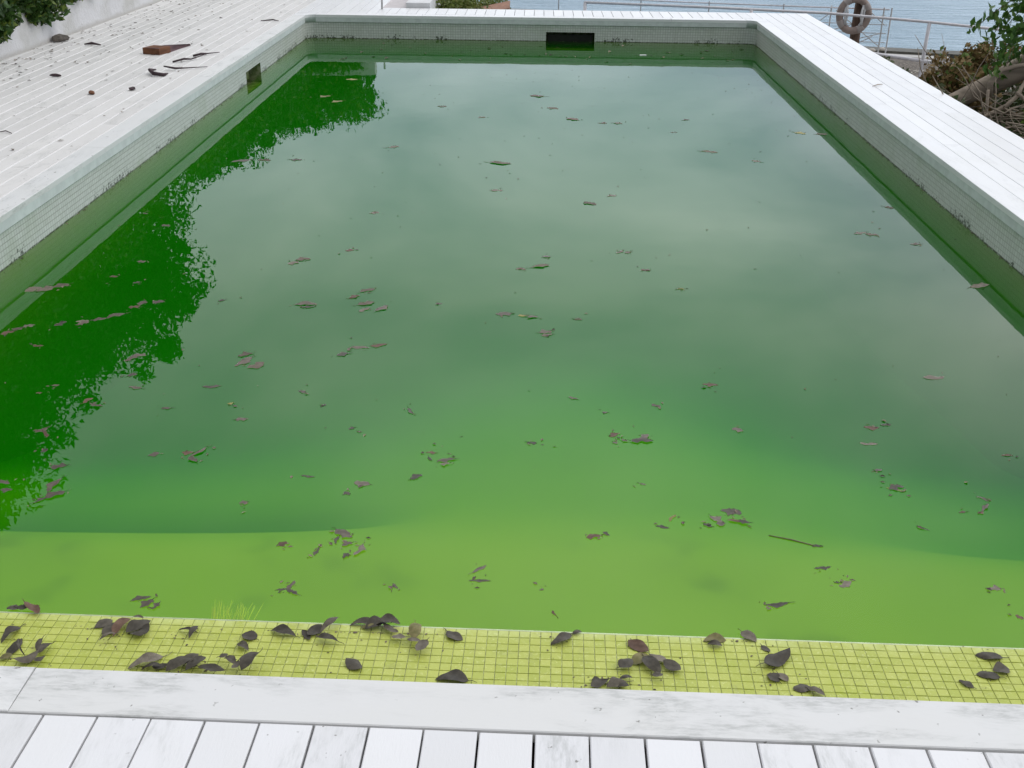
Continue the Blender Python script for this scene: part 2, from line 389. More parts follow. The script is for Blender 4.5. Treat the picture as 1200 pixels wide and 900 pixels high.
# ------------------------------------------------------------------ decks
_pm = {}
def plank_me(w_, l_, h_, mat, ch=.0022):
    k = (round(w_, 4), round(l_, 4), h_, mat.name)
    if k not in _pm:
        a = w_/2; b = l_/2
        prof = [(-a, -h_), (a, -h_), (a, -ch), (a-ch, 0), (-a+ch, 0), (-a, -ch)]
        V = [(x, -b+(ch if z == 0 else 0), z) for x, z in prof] + [(x, b-(ch if z == 0 else 0), z) for x, z in prof]
        F = [tuple(range(6))[::-1][::-1], tuple(range(6, 12))[::-1]] + [(i, i+6, (i+1) % 6+6, (i+1) % 6) for i in range(6)]
        _pm[k] = mesh('plank', V, F, mat)
    return _pm[k]
def plank(parent, x, y, w_, l_, mat, along='y', name='plank', jit=.0008, h_=.024, **kw):
    # centre x, y in world; parent at world origin
    rz_ = 0 if along == 'y' else math.pi/2
    return obj(name, plank_me(w_, l_, h_, mat), parent, (x, y, rnd.uniform(-jit, jit)),
               (rnd.uniform(-.0015, .0015)*min(1, .5/l_), rnd.uniform(-.004, .004), rz_+rnd.uniform(-.001, .001)*min(1, 2/l_)), **kw)
PW = .1123; GAP = .0048
def bed(name, parent, x0, x1, y0, y1, z=-.026, mat=M_bed):
    obj(name, MB().box(x0, x1, y0, y1, z-.05, z).me(name, mat), parent)

# front deck (under the photographer), boards square to the coping
front = empty('front_deck', (*rotp(0, 0), 0), (0, 0, PROT), kind='structure', label='white painted boards and coping at the near end of the pool')
bed('substructure', front, -4.57, 3.12, -2.4, 1.84, -.06)
x = -.987-PW*32
i = 0
while x < 3.1:
    if x+PW > -4.5:
        vis = -1.4 < x < 1.3
        plank(front, x+PW/2, 1.716-1.75, PW-GAP, 3.5, M_plank)
    x += PW
CW = .138
cop_splits = [LX-.16, -1.065, 1.4, RX+.16]
for a, b in zip(cop_splits, cop_splits[1:]):
    plank(front, (a+b)/2, 1.7225+CW/2, CW, (b-a)-.0006, M_coping, 'x', 'coping_board', 0, .03)
obj('fascia', MB().box(LX, RX, 1.852, 1.862, -.078, -.012).me('fascia', M_fascia), front)

# left deck, boards run along the pool
left = empty('left_deck', (0, 0, 0), kind='structure', label='broad deck of weathered white boards left of the pool')
bed('joint_filler', left, -4.60, LX-.139, 1.7, 18.5, -.0045, M_filler)
x = LX-.135-.004
k = 0
while x > -4.6:
    wv = min(PW, x+4.6)
    y = 1.72
    off = rnd.uniform(2.0, 7.2)
    while y < 18.4:
        y2 = min(y+off, 18.4); off = 7.2
        if y2 > 4.5:
            ya = max(y, 1.72)
            l_ = round(y2-ya-.003, 2)
            plank(left, x-wv/2, (ya+y2)/2, wv-.011, l_, M_plankL, 'y', 'plank', .0006, .02)
        y = y2
    x -= PW
yy = [1.862, 4.2, 6.6, 9.0, 11.4, FY-.1]
M_copL = white_paint('worn_left_coping_paint', (.72, .72, .71), smudge=.6, speck=2.0)
for a, b in zip(yy, yy[1:]):
    plank(left, LX-.0675, (a+b)/2, .135, b-a-.002, M_copL, 'y', 'coping_board', 0, .03)
obj('fascia', MB().box(LX-.012, LX-.001, 1.865, FY-.1, -.078, -.008).me('fascia', M_fascia), left)

# right deck
right = empty('right_deck', (0, 0, 0), kind='structure', label='narrow bright white boardwalk right of the pool')
bed('substructure', right, RX+.137, 3.128, 1.7, 13.6, -.022, plain('grey_under_deck', (.16, .16, .17), .8))
for i in range(5):
    xx = RX+.135+PW*(i+.5)
    y = 1.72; off = [5.3, 7.1, 4.2, 6.3, 5.0][i]
    while y < 13.64:
        y2 = min(y+off, 13.65); off = 3.9
        plank(right, xx, (y+y2)/2, PW-.004, round(y2-y-.0015, 3), M_plankR, 'y', 'plank', .0005, .02)
        y = y2
for a, b in zip([1.862, 5.2, 8.3, 11.0], [5.2, 8.3, 11.0, FY-.1]):
    plank(right, RX+.0675, (a+b)/2, .135, b-a-.002, M_plankR, 'y', 'coping_board', 0, .03)
obj('fascia', MB().box(RX+.001, RX+.012, 1.865, FY-.1, -.078, -.008).me('fascia', M_fascia), right)
obj('edge_board', MB().box(3.137, 3.16, -2, 13.68, -.30, -.002).me('edge_board', M_plankR), right)

# back deck
back = empty('back_deck', (0, 0, 0), kind='structure', label='strip of white boards across the far end of the pool')
bed('substructure', back, LX-.13, RX+.13, 13.1, 13.64, -.022, bpy.data.materials['grey_under_deck'])
x = LX-.135
while x < RX+.13:
    y2 = 18.4 if x < -1.9 else 13.65
    plank(back, x+PW/2, (13.097+y2)/2, PW-.005, round(y2-13.097, 3), M_plankR, 'y', 'plank', .001, .02)
    x += PW
bed('substructure', back, LX-.13, -1.82, 13.64, 18.4, -.022, bpy.data.materials['grey_under_deck'])
for a, b in zip([LX+.1, -1.3, .4, 1.5], [-1.3, .4, 1.5, RX-.1]):
    plank(back, (a+b)/2, FY+.0675, .135, b-a-.002, M_plankR, 'x', 'coping_board', 0, .03)
obj('fascia', MB().box(LX+.1, RX-.1, FY+.001, FY+.012, -.078, -.008).me('fascia', M_fascia), back)
obj('edge_board', MB().box(-1.8, 3.16, 13.655, 13.68, -.30, -.003).me('edge_board', M_plankR), back)
# rounded inner corners
def corner(cx_, cy_, sx):
    # concave quarter: centre of arc (cx_,cy_), radius .1, filling to outer square
    rr = .1; V = []; n_ = 8
    V = []
    for z in (0, -.03):
        for i in range(n_+1):
            a = math.pi/2*i/n_; V.append((cx_+sx*rr*math.cos(a), cy_+rr*math.sin(a), z))
        V.append((cx_, FY+.133, z)); V.append((cx_+sx*(.1+.133), FY+.133, z)); V.append((cx_+sx*.233, cy_, z))
    k_ = n_+4
    ring = list(range(k_))
    F = []
    # top: fan in two parts from outer corner vertex
    oc = n_+2
    F.append((n_, n_+1, oc)); F.append((0, oc, n_+3))
    for i in range(n_): F.append((i, i+1, oc))
    F += [tuple(q+k_ for q in f) for f in F]
    for i in range(n_): F.append((i, i+1, i+1+k_, i+k_))
    f2 = []
    # curved fascia below
    V2 = []
    for z in (-.012, -.078):
        for i in range(n_+1):
            a = math.pi/2*i/n_; V2.append((cx_+sx*(rr+.002)*math.cos(a), cy_+(rr+.002)*math.sin(a), z))
    for i in range(n_): f2.append((i, i+1, i+n_+2, i+n_+1))
    for z in (-.078,):
        b0 = len(V2)
        for i in range(n_+1):
            a = math.pi/2*i/n_; V2.append((cx_+sx*(rr+.014)*math.cos(a), cy_+(rr+.014)*math.sin(a), z))
        for i in range(n_): f2.append((n_+1+i, n_+2+i, b0+i+1, b0+i))
    mt = M_plankR
    obj('corner_piece', mesh('corner_piece', V, F, mt), back)
    obj('corner_fascia', mesh('corner_fascia', V2, f2, M_fascia, True), back)
corner(LX+.1, FY-.1, -1); corner(RX-.1, FY-.1, 1)

# ------------------------------------------------------------------ left wall, hedge, far-left block
def rough_wall_mat():
    m_, T, n, L, p = newmat('rough_whitewash')
    g_ = n.new('ShaderNodeNewGeometry'); P = g_.outputs['Position']; s = n.new('ShaderNodeSeparateXYZ'); L.new(P, s.inputs[0])
    a = tnoise(T, P, 16, 6, .7, .4); b = tnoise(T, P, 2.5, 4, .6)
    c = mixc(T, ramp(T, b, .35, .7), (.64, .63, .63), (.50, .49, .46))
    c = mixc(T, mth('MULTIPLY', ramp(T, a, .6, .72), .6, T=T), c, (.30, .28, .24))
    c = mixc(T, mth('MULTIPLY', ramp(T, mth('ADD', s.outputs[2], mth('MULTIPLY', b, .1, T=T), T=T), .10, .05), .5, T=T), c, (.34, .31, .26))
    L.new(c, p.inputs['Base Color']); p.inputs['Roughness'].default_value = .9
    L.new(bump(T, a, .012), p.inputs['Normal']); return m_
def grid_wall():
    V = []; F = []; ny = 140; nz_ = 7
    for j in range(ny+1):
        y = 2+17*j/ny
        prof = [(-4.572, 0), (-4.578, .12), (-4.585, .25), (-4.595, .37), (-4.62, .42), (-4.74, .435), (-4.9, .42), (-4.9, -.1)]
        for x_, z in prof:
            q = Vector((x_*3, y*3, z*3)); d_ = mn.noise(q)*.012+mn.noise(q*4)*.006
            V.append((x_+d_, y, z+(d_*.7 if z > .05 else 0)))
    k_ = 8
    for j in range(ny):
        for i in range(k_-1): F.append((j*k_+i, (j+1)*k_+i, (j+1)*k_+i+1, j*k_+i+1))
    return mesh('low_wall', V, F, rough_wall_mat(), True)
obj('low_wall', grid_wall(), None, label='low rough whitewashed wall along the left edge of the deck', category='wall')

def leaf_cloud(centers, n_each, size, spread, seed, aspect=.42, droop=.3, mat=None, name='foliage', flat=1.0):
    r_ = np.random.RandomState(seed); C = np.array([c[:3] for c in centers]); rad = np.array([c[3] for c in centers])
    n_ = n_each*len(C); idx = np.repeat(np.arange(len(C)), n_each)
    d_ = r_.normal(size=(n_, 3)); d_ /= np.linalg.norm(d_, axis=1)[:, None]
    rr = rad[idx]*(r_.rand(n_)**.42)
    P = C[idx]+d_*rr[:, None]*np.array([1, 1, flat])
    a = r_.normal(size=(n_, 3)); a[:, 2] -= droop; a /= np.linalg.norm(a, axis=1)[:, None]
    b = r_.normal(size=(n_, 3)); b -= (b*a).sum(1)[:, None]*a; b /= np.linalg.norm(b, axis=1)[:, None]
    c_ = np.cross(a, b)
    s = size*(.6+.8*r_.rand(n_))[:, None]
    v0 = P-a*s*.5; v2 = P+a*s*.5; v1 = P+b*s*aspect*.5+c_*s*.06; v3 = P-b*s*aspect*.5+c_*s*.06
    V = np.stack([v0, v1, v2, v3], 1).reshape(-1, 3)
    me = bpy.data.meshes.new(name); me.vertices.add(len(V)); me.vertices.foreach_set('co', V.ravel())
    me.loops.add(n_*6); me.polygons.add(n_*2)
    base = np.arange(n_)[:, None]*4
    tri = np.concatenate([base+np.array([[0, 1, 2]]), base+np.array([[0, 2, 3]])], 1).ravel()
    me.loops.foreach_set('vertex_index', tri)
    me.polygons.foreach_set('loop_start', np.arange(n_*2)*3); me.polygons.foreach_set('loop_total', np.full(n_*2, 3))
    me.update(calc_edges=True); me.validate()
    if mat: me.materials.append(mat)
    return me
def leaf_mat(name, c1, c2, c3=None, trans=.25, rough=.45):
    m_, T, n, L, p = newmat(name)
    g_ = n.new('ShaderNodeNewGeometry')
    c = mixc(T, g_.outputs['Random Per Island'], c1, c2)
    if c3:
        wn = n.new('ShaderNodeTexWhiteNoise'); wn.noise_dimensions = '1D'; L.new(g_.outputs['Random Per Island'], wn.inputs['W'])
        c = mixc(T, ramp(T, wn.outputs['Value'], .75, .9), c, c3)
    L.new(c, p.inputs['Base Color']); p.inputs['Roughness'].default_value = rough; p.inputs['Specular IOR Level'].default_value = .35
    tr = n.new('ShaderNodeBsdfTranslucent'); L.new(c, tr.inputs['Color'])
    mx_ = n.new('ShaderNodeMixShader'); mx_.inputs[0].default_value = trans
    L.new(p.outputs[0], mx_.inputs[1]); L.new(tr.outputs[0], mx_.inputs[2]); L.new(mx_.outputs[0], n['Material Output'].inputs['Surface'])
    return m_
M_bark = plain('grey_brown_bark', (.17, .13, .10), .9, .2, 14, .5, .01, stretch=(1, 1, .25))
M_tree = leaf_mat('tree_leaf', (.028, .06, .016), (.042, .085, .02), (.055, .10, .025), .15, .8)
M_hedge = leaf_mat('hedge_leaf', (.03, .07, .015), (.06, .13, .025), (.16, .22, .04))
def tree(x, y, top, rad, seed, label, n_leaf=900, base=.0, height_frac=.62, size=.088):
    r_ = random.Random(seed)
    t = empty('broadleaf_tree', (x, y, base), label=label, category='tree', group='trees behind the low left wall')
    H_ = top-base; cz = H_*(1-height_frac/2); rz_ = H_*height_frac/2
    tips = []
    for i in range(64):
        a = r_.uniform(0, 2*math.pi); u = r_.uniform(-1, 1); q = r_.uniform(.12, 1)**.6
        s = math.sqrt(1-u*u)
        k = .82+.3*mn.noise(Vector((math.cos(a)*1.5, math.sin(a)*1.5, u*2+seed)))
        tips.append((rad*q*k*s*math.cos(a), rad*q*k*s*math.sin(a), cz+rz_*.88*q*u, r_.uniform(.42, .66)*rad/2.2))
    # outer sprigs break the outline
    for i in range(60):
        a = r_.uniform(0, 2*math.pi); u = r_.uniform(-.9, 1); s = math.sqrt(1-u*u); k = .9+.22*mn.noise(Vector((math.cos(a)*3, math.sin(a)*3, u*3+seed)))
        tips.append((rad*k*s*math.cos(a), rad*k*s*math.sin(a), cz+rz_*k*u, r_.uniform(.10, .2)*rad/2.2))
    big = tips[:64]; small = tips[64:]
    f1 = leaf_cloud(big, n_leaf, size, 0, seed, mat=M_tree, name='crown')
    obj('crown', f1, t)
    f2 = leaf_cloud(small, n_leaf//6, size, 0, seed+1, mat=M_tree, name='outer_twigs'); obj('outer_twigs', f2, t)
    tb = MB(); tb.tube([(0, 0, -.3), (.05, .02, H_*.25), (-.04, .05, H_*.5), (.03, 0, H_*.8)], [.16, .13, .10, .03], 10)
    obj('trunk', tb.me('trunk', M_bark, True), t)
    lb = MB()
    for q in tips[:22]:
        h0 = H_*r_.uniform(.25, .5)
        lb.tube([(0, 0, h0), (q[0]*.5, q[1]*.5, (h0+q[2])/2+.1), q[:3]], [.05, .03, .008], 6)
    obj('limbs', lb.me('limbs', M_bark, True), t)
    return t
TREES = [(-7.05, 9.0, 4.75, 2.2, 'nearest of the broadleaf trees mirrored at the left edge of the water'),
         (-7.2, 12.2, 5.1, 2.2, 'second broadleaf tree behind the low wall, mirrored beside the reddish leaf row'),
         (-7.15, 15.6, 5.4, 2.3, 'tallest round broadleaf tree behind the wall, bulging over the mirrored sky'),
         (-6.9, 20.2, 3.3, 2.0, 'low broadleaf tree between the tall round one and the far spreading one'),
         (-7.0, 23.0, 3.7, 2.0, 'dense broadleaf tree just before the white garden wall'),
         (-6.0, 27.2, 4.0, 2.3, 'spreading broadleaf tree standing over the far white garden wall')]
for k, t in enumerate(TREES): tree(t[0], t[1], t[2], t[3], 11+k*7, t[4])

# hedge along and over the low wall
def hedge():
    r_ = random.Random(5); cs = []
    for i in range(210):
        y = r_.uniform(6.5, 24); cs.append((-5.35+r_.uniform(-.35, .3), y, r_.uniform(.6, 2.4), r_.uniform(.34, .55)))
    for i in range(60):
        y = r_.uniform(7.5, 14.5); cs.append((-4.86+r_.uniform(-.12, .06), y, r_.uniform(.5, .8), r_.uniform(.1, .2)))
    for i in range(62):     # the part hanging over the wall
        y = r_.uniform(8.6, 10.75); cs.append((-4.56+r_.uniform(-.10, .08), y, r_.uniform(.24, .66), r_.uniform(.08, .16)))
    for i in range(64):
        y = r_.uniform(10.5, 13.4); cs.append((-4.60+r_.uniform(-.10, .06), y, r_.uniform(.36, .70), r_.uniform(.08, .13)))
    t = empty('hedge', (0, 0, 0), label='dense dark green hedge hanging over the low wall at top left', category='hedge')
    obj('foliage', leaf_cloud(cs, 190, .085, 0, 3, mat=M_hedge, name='foliage'), t)
    tb = MB()
    for i in range(30):
        y = 6.8+i*.58; tb.tube([(-5.3, y, -.1), (-5.3+r_.uniform(-.2, .3), y+r_.uniform(-.2, .2), 1.2)], [.03, .012], 6)
    obj('stem', tb.me('stem', M_bark), t, kind='stuff')
hedge()
M_conc = plain('white_render', (.74, .74, .74), .8, .2, 6, .12)
obj('garden_wall', MB().box(-7.2, -3.42, 23.9, 24.2, -.2, 2.07).me('garden_wall', M_conc), None, label='tall white garden wall at the far left, seen only as a pale mirrored band', category='wall')
hb = [(rnd.uniform(-6.9, -3.62), 23.55+rnd.uniform(-.2, .1), rnd.uniform(.9, 1.80), rnd.uniform(.2, .27)) for i in range(330)]
obj('wall_shrub', leaf_cloud(hb, 110, .09, 0, 9, mat=M_hedge, name='wall_shrub'), None, label='dark clipped shrub row in front of the tall white garden wall', category='shrub')
hb = [(rnd.uniform(-7.0, -3.75), rnd.uniform(24.7, 26), rnd.uniform(1.6, 3.1), rnd.uniform(.25, .4)) for i in range(120)]
obj('tall_shrub', leaf_cloud(hb, 110, .11, 0, 19, mat=M_hedge, name='tall_shrub'), None, label='tall dark shrubs growing behind the white garden wall', category='shrub')
# ground behind the low wall and under the decks
M_soil = plain('garden_soil', (.12, .10, .07), .95, .1, 5, .4, .02, col2=(.07, .09, .035))
obj('ground', MB().box(-60, -4.62, -20, 60, -1.9, .0).me('ground', M_soil), None, kind='structure', label='earth of the garden behind the low left wall')
obj('terrace', MB().box(-4.62, -1.83, 18.4, 23.9, -1.9, -.03).me('terrace', M_conc), None, kind='structure', label='pale terrace beyond the far left deck')
# white block beyond far deck: ramp cheek and square pier
pier = MB(); pier.add([(-1.66, 13.69, 0), (-1.285, 13.69, 0), (-1.285, 13.69, -.4), (-1.66, 13.69, -.4), (-1.86, 16.4, .0), (-1.50, 16.4, 0), (-1.50, 16.4, -.4), (-1.86, 16.4, -.4)],
         [(0, 4, 5, 1), (0, 1, 2, 3), (1, 5, 6, 2), (0, 3, 7, 4), (4, 7, 6, 5)])
obj('walkway', MB().box(-1.86, -1.30, 13.69, 18.4, -.3, -.012).me('walkway', plain('pinkish_paving', (.60, .56, .56), .8, .2, 9, .1)), None, kind='structure', label='pale pinkish path between the white deck and the white block')
obj('white_block', MB().box(-1.56, -1.275, 13.70, 17.5, -.9, .055).me('white_block', M_conc), None, label='white rendered block beside the clipped hedge at the far edge', category='low wall')
obj('thin_post', MB().tube([(-1.82, 13.52, 0), (-1.815, 13.52, .17)], .011, 8).me('thin_post', plain('grey_post', (.5, .5, .5))), None, label='thin grey post standing on the far deck left of the white block', category='post')
bx_ = [(rnd.uniform(-1.2, -.50), rnd.uniform(14.3, 15.5), rnd.uniform(-.32, -.02), .16) for i in range(70)]
bx_ = [b for b in bx_ if not (b[0] > -.8 and b[2] > -.12)]
hh = empty('clipped_hedge', (-.85, 14.8, -1.2), label='clipped yellowish green hedge beyond the far deck, beside the terracotta slope', category='hedge')
hm = leaf_cloud([(b[0]+.85, b[1]-14.8, b[2]+1.2, b[3]) for b in bx_], 150, .045, 0, 4, mat=leaf_mat('olive_hedge_leaf', (.10, .14, .03), (.18, .23, .05), (.25, .26, .08)), name='foliage', aspect=.6); obj('foliage', hm, hh)
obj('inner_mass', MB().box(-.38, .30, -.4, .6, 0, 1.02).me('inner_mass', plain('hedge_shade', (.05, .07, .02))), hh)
tp = MB().add([(-.95, 14.1, -.16), (-.352, 14.1, -.035), (-.352, 14.1, -.6), (-.95, 14.1, -.6), (-.95, 14.7, -.14), (-.352, 14.7, -.015), (-.352, 14.7, -.6), (-.95, 14.7, -.6)],
     [(0, 1, 5, 4), (0, 3, 2, 1), (1, 2, 6, 5), (4, 7, 3, 0), (4, 5, 6, 7)])
obj('terracotta_coping', tp.me('terracotta_coping', plain('terracotta', (.36, .20, .14), .85, .2, 12, .25)), None, label='sloping terracotta coping rising between clipped hedge and sea', category='wall')
# ------------------------------------------------------------------ sea, beach, quay
def sea_mat():
    m_, T, n, L, p = newmat('sea_water')
    g_ = n.new('ShaderNodeNewGeometry'); P = g_.outputs['Position']
    a = tnoise(T, mapping(T, P, (.5, 1.6, 1)), 1.4, 5, .6, .5); b = tnoise(T, mapping(T, P, (.6, 1.5, 1)), 6, 4, .6, .3)
    h = mth('ADD', a, mth('MULTIPLY', b, .22, T=T), T=T)
    near = ramp(T, tnoise(T, P, .12, 3), .3, .7)
    c = mixc(T, near, (.20, .31, .37), (.26, .37, .43))
    L.new(c, p.inputs['Base Color']); p.inputs['Roughness'].default_value = .12; p.inputs['IOR'].default_value = 1.33
    L.new(bump(T, h, .34), p.inputs['Normal']); return m_
sea = MB(); 
obj('sea', mesh('sea', [(-3000, 18, -2.35), (3000, 18, -2.35), (3000, 6000, -2.35), (-3000, 6000, -2.35)], [(0, 1, 2, 3)], sea_mat()), None, kind='structure', label='pale blue grey sea with small ripples')
sea2 = mesh('sea_edge', [(-3000, -3000, -2.354), (3000, -3000, -2.354), (3000, 18.01, -2.354), (-3000, 18.01, -2.354)], [(0, 1, 2, 3)], bpy.data.materials['sea_water'])
obj('sea', sea2, None, kind='structure', label='sea continuing round the shore')
def beach():
    V = []; F = []; nx = 60; ny = 80
    for j in range(ny+1):
        for i in range(nx+1):
            x_ = -1.5+20*i/nx if i < nx else 18.5; y = -3+26.0*j/ny
            z = -1.62 + 1.05*sst(5.6, 3.7, x_)*(1-sst(10.2, 12.4, y)) - .28*sst(17.5, 20.5, y) + .05*mn.noise(Vector((x_*1.1, y*1.1, 0))) + .02*mn.noise(Vector((x_*5, y*5, 3)))
            if x_ < 3.05: z = -3.2
            V.append((x_, y, z))
    for j in range(ny):
        for i in range(nx): F.append((j*(nx+1)+i, j*(nx+1)+i+1, (j+1)*(nx+1)+i+1, (j+1)*(nx+1)+i))
    m_, T, n, L, p = newmat('beach_gravel')
    g_ = n.new('ShaderNodeNewGeometry'); P = g_.outputs['Position']
    vo = n.new('ShaderNodeTexVoronoi'); vo.inputs['Scale'].default_value = 24; L.new(P, vo.inputs['Vector'])
    c = mixc(T, vo.outputs['Color'], (.17, .14, .115), (.27, .235, .20)); c = mixc(T, ramp(T, vo.outputs['Distance'], .25, .6), c, (.10, .085, .07))
    s_ = n.new('ShaderNodeSeparateXYZ'); L.new(P, s_.inputs[0])
    so = ramp(T, mth('ADD', s_.outputs[0], mth('MULTIPLY', tnoise(T, P, 1.2), 2, T=T), T=T), 6.6, 5.2)
    so = mth('MULTIPLY', so, ramp(T, s_.outputs[1], 13.5, 11), T=T)
    c = mixc(T, so, c, (.10, .08, .06))
    L.new(c, p.inputs['Base Color']); p.inputs['Roughness'].default_value = .9; L.new(bump(T, vo.outputs['Distance'], -.02), p.inputs['Normal'])
    obj('beach', mesh('beach', V, F, m_, True), None, kind='structure', label='brown pebble beach below the right boardwalk')
beach()
def pebbles():
    r_ = np.random.RandomState(2); n_ = 2600
    X = r_.uniform(3.6, 10, n_); Y = r_.uniform(11, 21.5, n_); S = .018+.05*r_.rand(n_)**2.5
    o_ = np.array([(1, 0, 0), (0, 1, 0), (-1, 0, 0), (0, -1, 0), (0, 0, .6), (0, 0, -.4), (.7, .7, .2), (-.7, .7, .25), (-.7, -.7, .2), (.7, -.7, .2)])
    fc = [(0, 6, 4), (6, 1, 4), (1, 7, 4), (7, 2, 4), (2, 8, 4), (8, 3, 4), (3, 9, 4), (9, 0, 4)]
    V = []; F = []
    for i in range(n_):
        a = r_.rand()*6.28; ca, sa = math.cos(a), math.sin(a); s = S[i]; k_ = len(V); fx = 1+.5*r_.rand()
        z = -1.62+.05*mn.noise(Vector((X[i]*1.1, Y[i]*1.1, 0))) - .28*sst(17.5, 20.5, Y[i]) + .01
        z += 1.05*sst(5.6, 3.7, X[i])*(1-sst(10.2, 12.4, Y[i]))
        if X[i] < 5.5 and Y[i] < 12.3: continue
        for q in o_: V.append((X[i]+s*(q[0]*ca*fx-q[1]*sa), Y[i]+s*(q[0]*sa*fx+q[1]*ca), z+s*q[2]))
        F += [tuple(k_+j for j in f) for f in fc]
    m_, T, n, L, p = newmat('pebble'); g_ = n.new('ShaderNodeNewGeometry')
    L.new(mixc(T, g_.outputs['Random Per Island'], (.17, .15, .13), (.46, .42, .37)), p.inputs['Base Color']); p.inputs['Roughness'].default_value = .8
    obj('pebbles', mesh('pebbles', V, F, m_, True), None, kind='stuff', label='loose beach pebbles in front of the quay', category='pebbles')
pebbles()
M_quay = plain('pale_quay_concrete', (.52, .51, .49), .8, .2, 5, .2)
q_ = MB().add([(5.2, 22.7, -1.98), (8.1, 21.9, -1.98), (8.5, 23.8, -1.98), (5.2, 24.6, -1.98), (5.2, 22.7, -2.6), (8.1, 21.9, -2.6), (8.5, 23.8, -2.6), (5.2, 24.6, -2.6)],
     [(0, 1, 2, 3), (0, 4, 5, 1), (1, 5, 6, 2), (2, 6, 7, 3), (3, 7, 4, 0)])
obj('quay', q_.me('quay', M_quay), None, kind='structure', label='low pale concrete quay at the water')
M_quaydark = plain('dark_wet_concrete', (.12, .115, .095), .7, .3, 8, .4)
k2 = MB().add([(4.9, 24.6, -1.93), (14, 22.25, -1.93), (14, 22.9, -1.95), (4.9, 25.3, -1.95), (4.9, 24.6, -2.6), (14, 22.25, -2.6), (14, 22.9, -2.6), (4.9, 25.3, -2.6)],
     [(0, 1, 2, 3), (0, 4, 5, 1), (1, 5, 6, 2), (2, 6, 7, 3), (3, 7, 4, 0)])
obj('quay_kerb', k2.me('quay_kerb', M_quaydark), None, kind='structure', label='dark wet kerb along the seaward edge of the quay')
# fieldstones on the quay rim by the post
for i, (x_, y_, s) in enumerate([(6.75, 24.2, .10), (7.0, 24.05, .07), (7.25, 24.1, .09), (6.3, 24.3, .08)]):
    mb = bmesh.new(); bmesh.ops.create_icosphere(mb, subdivisions=2, radius=s)
    for v in mb.verts: v.co *= 1+.25*mn.noise(v.co*9+Vector((i*3, 0, 0))); v.co.z *= .6
    me = bpy.data.meshes.new('rim_stone'); mb.to_mesh(me); mb.free(); me.materials.append(bpy.data.materials['pebble'])
    obj('rim_stone', me, None, (x_, y_, -1.93), label=['round reddish stone right of the brown post foot', 'smallest stone on the quay rim by the brown post', 'rightmost stone on the quay rim by the lattice railing', 'stone left of the brown post foot on the quay'][i], category='stone')

M_rail = plain('white_railing_paint', (.72, .70, .73), .5, .4, 20, .15)
M_cable = plain('pale_cable', (.62, .62, .62), .5, .4)
rl = empty('beach_railing', (6.3, 18.75, -1.68), label='white tubular railing with wide bays running in front of the sea', category='railing')
def W(p, o): return (p[0]-o[0], p[1]-o[1], p[2]-o[2])
O = (6.3, 18.75, -1.68)
obj('top_rail', MB().tube([W(q, O) for q in [(.79, 19.9, -.60), (3.0, 19.6, -.62), (4.8, 19.2, -.64), (6.3, 18.75, -.70), (7.9, 18.1, -.78)]], .022, 10).me('top_rail', M_rail, True), rl)
obj('bottom_rail', MB().tube([W(q, O) for q in [(5.1, 19.1, -1.02), (5.42, 19.0, -1.23), (6.3, 18.75, -1.31), (7.3, 18.35, -1.38)]], .030, 10).me('bottom_rail', M_rail, True), rl)
for px, py, zt, zb in [(.79, 19.9, -.60, -1.7), (6.3, 18.75, -.70, -1.68), (3.55, 19.45, -.63, -1.7)]:
    obj('post', MB().tube([W((px, py, zb), O), W((px+.02, py, zt), O)], .029, 10).me('post', M_rail, True), rl)
obj('concrete_footing', MB().tube([(0, 0, -.1), (0, 0, .10), (0, 0, .11)], [.2, .17, .155], 7).me('concrete_footing', plain('footing_white', (.7, .69, .68), .8, .2, 9, .2)), None, (6.32, 18.6, -1.68), label='white concrete footing under the post of the white railing', category='footing')

jr = empty('quay_railing', (7.2, 24, -1.98), label='thin white wire railing with crossed cables behind the lifebuoy', category='railing')
O = (7.2, 24, -1.98)
for z, r_ in ((-1.09, .016), (-1.39, .009), (-1.56, .009), (-1.74, .008)):
    obj('wire', MB().tube([W(q, O) for q in [(-.6, 25.4, z+.03), (3.2, 24.6, z), (5.1, 24.2, z), (7.17, 23.8, z)]], r_, 6).me('wire', M_rail if r_ > .01 else M_cable), jr)
for px, py in [(.45, 25.2), (2.2, 24.85), (3.6, 24.5), (5.1, 24.2), (6.05, 24.05), (7.06, 23.8), (7.20, 23.75)]:
    obj('post', MB().tube([W((px, py, -2.1), O), W((px, py, -1.05), O)], .015, 6).me('post', M_cable), jr)
for a, b in [((6.1, -1.12), (7.1, -1.85)), ((6.1, -1.5), (7.1, -1.2)), ((6.75, -1.1), (7.12, -1.4)), ((6.3, -1.75), (7.1, -1.55)), ((6.35, -1.9), (6.9, -1.62)), ((5.2, -1.8), (6.0, -1.15))]:
    obj('cross_cable', MB().tube([W((a[0], 23.85, a[1]), O), W((b[0], 23.8, b[1]), O)], .010, 6).me('cross_cable', M_cable), jr)

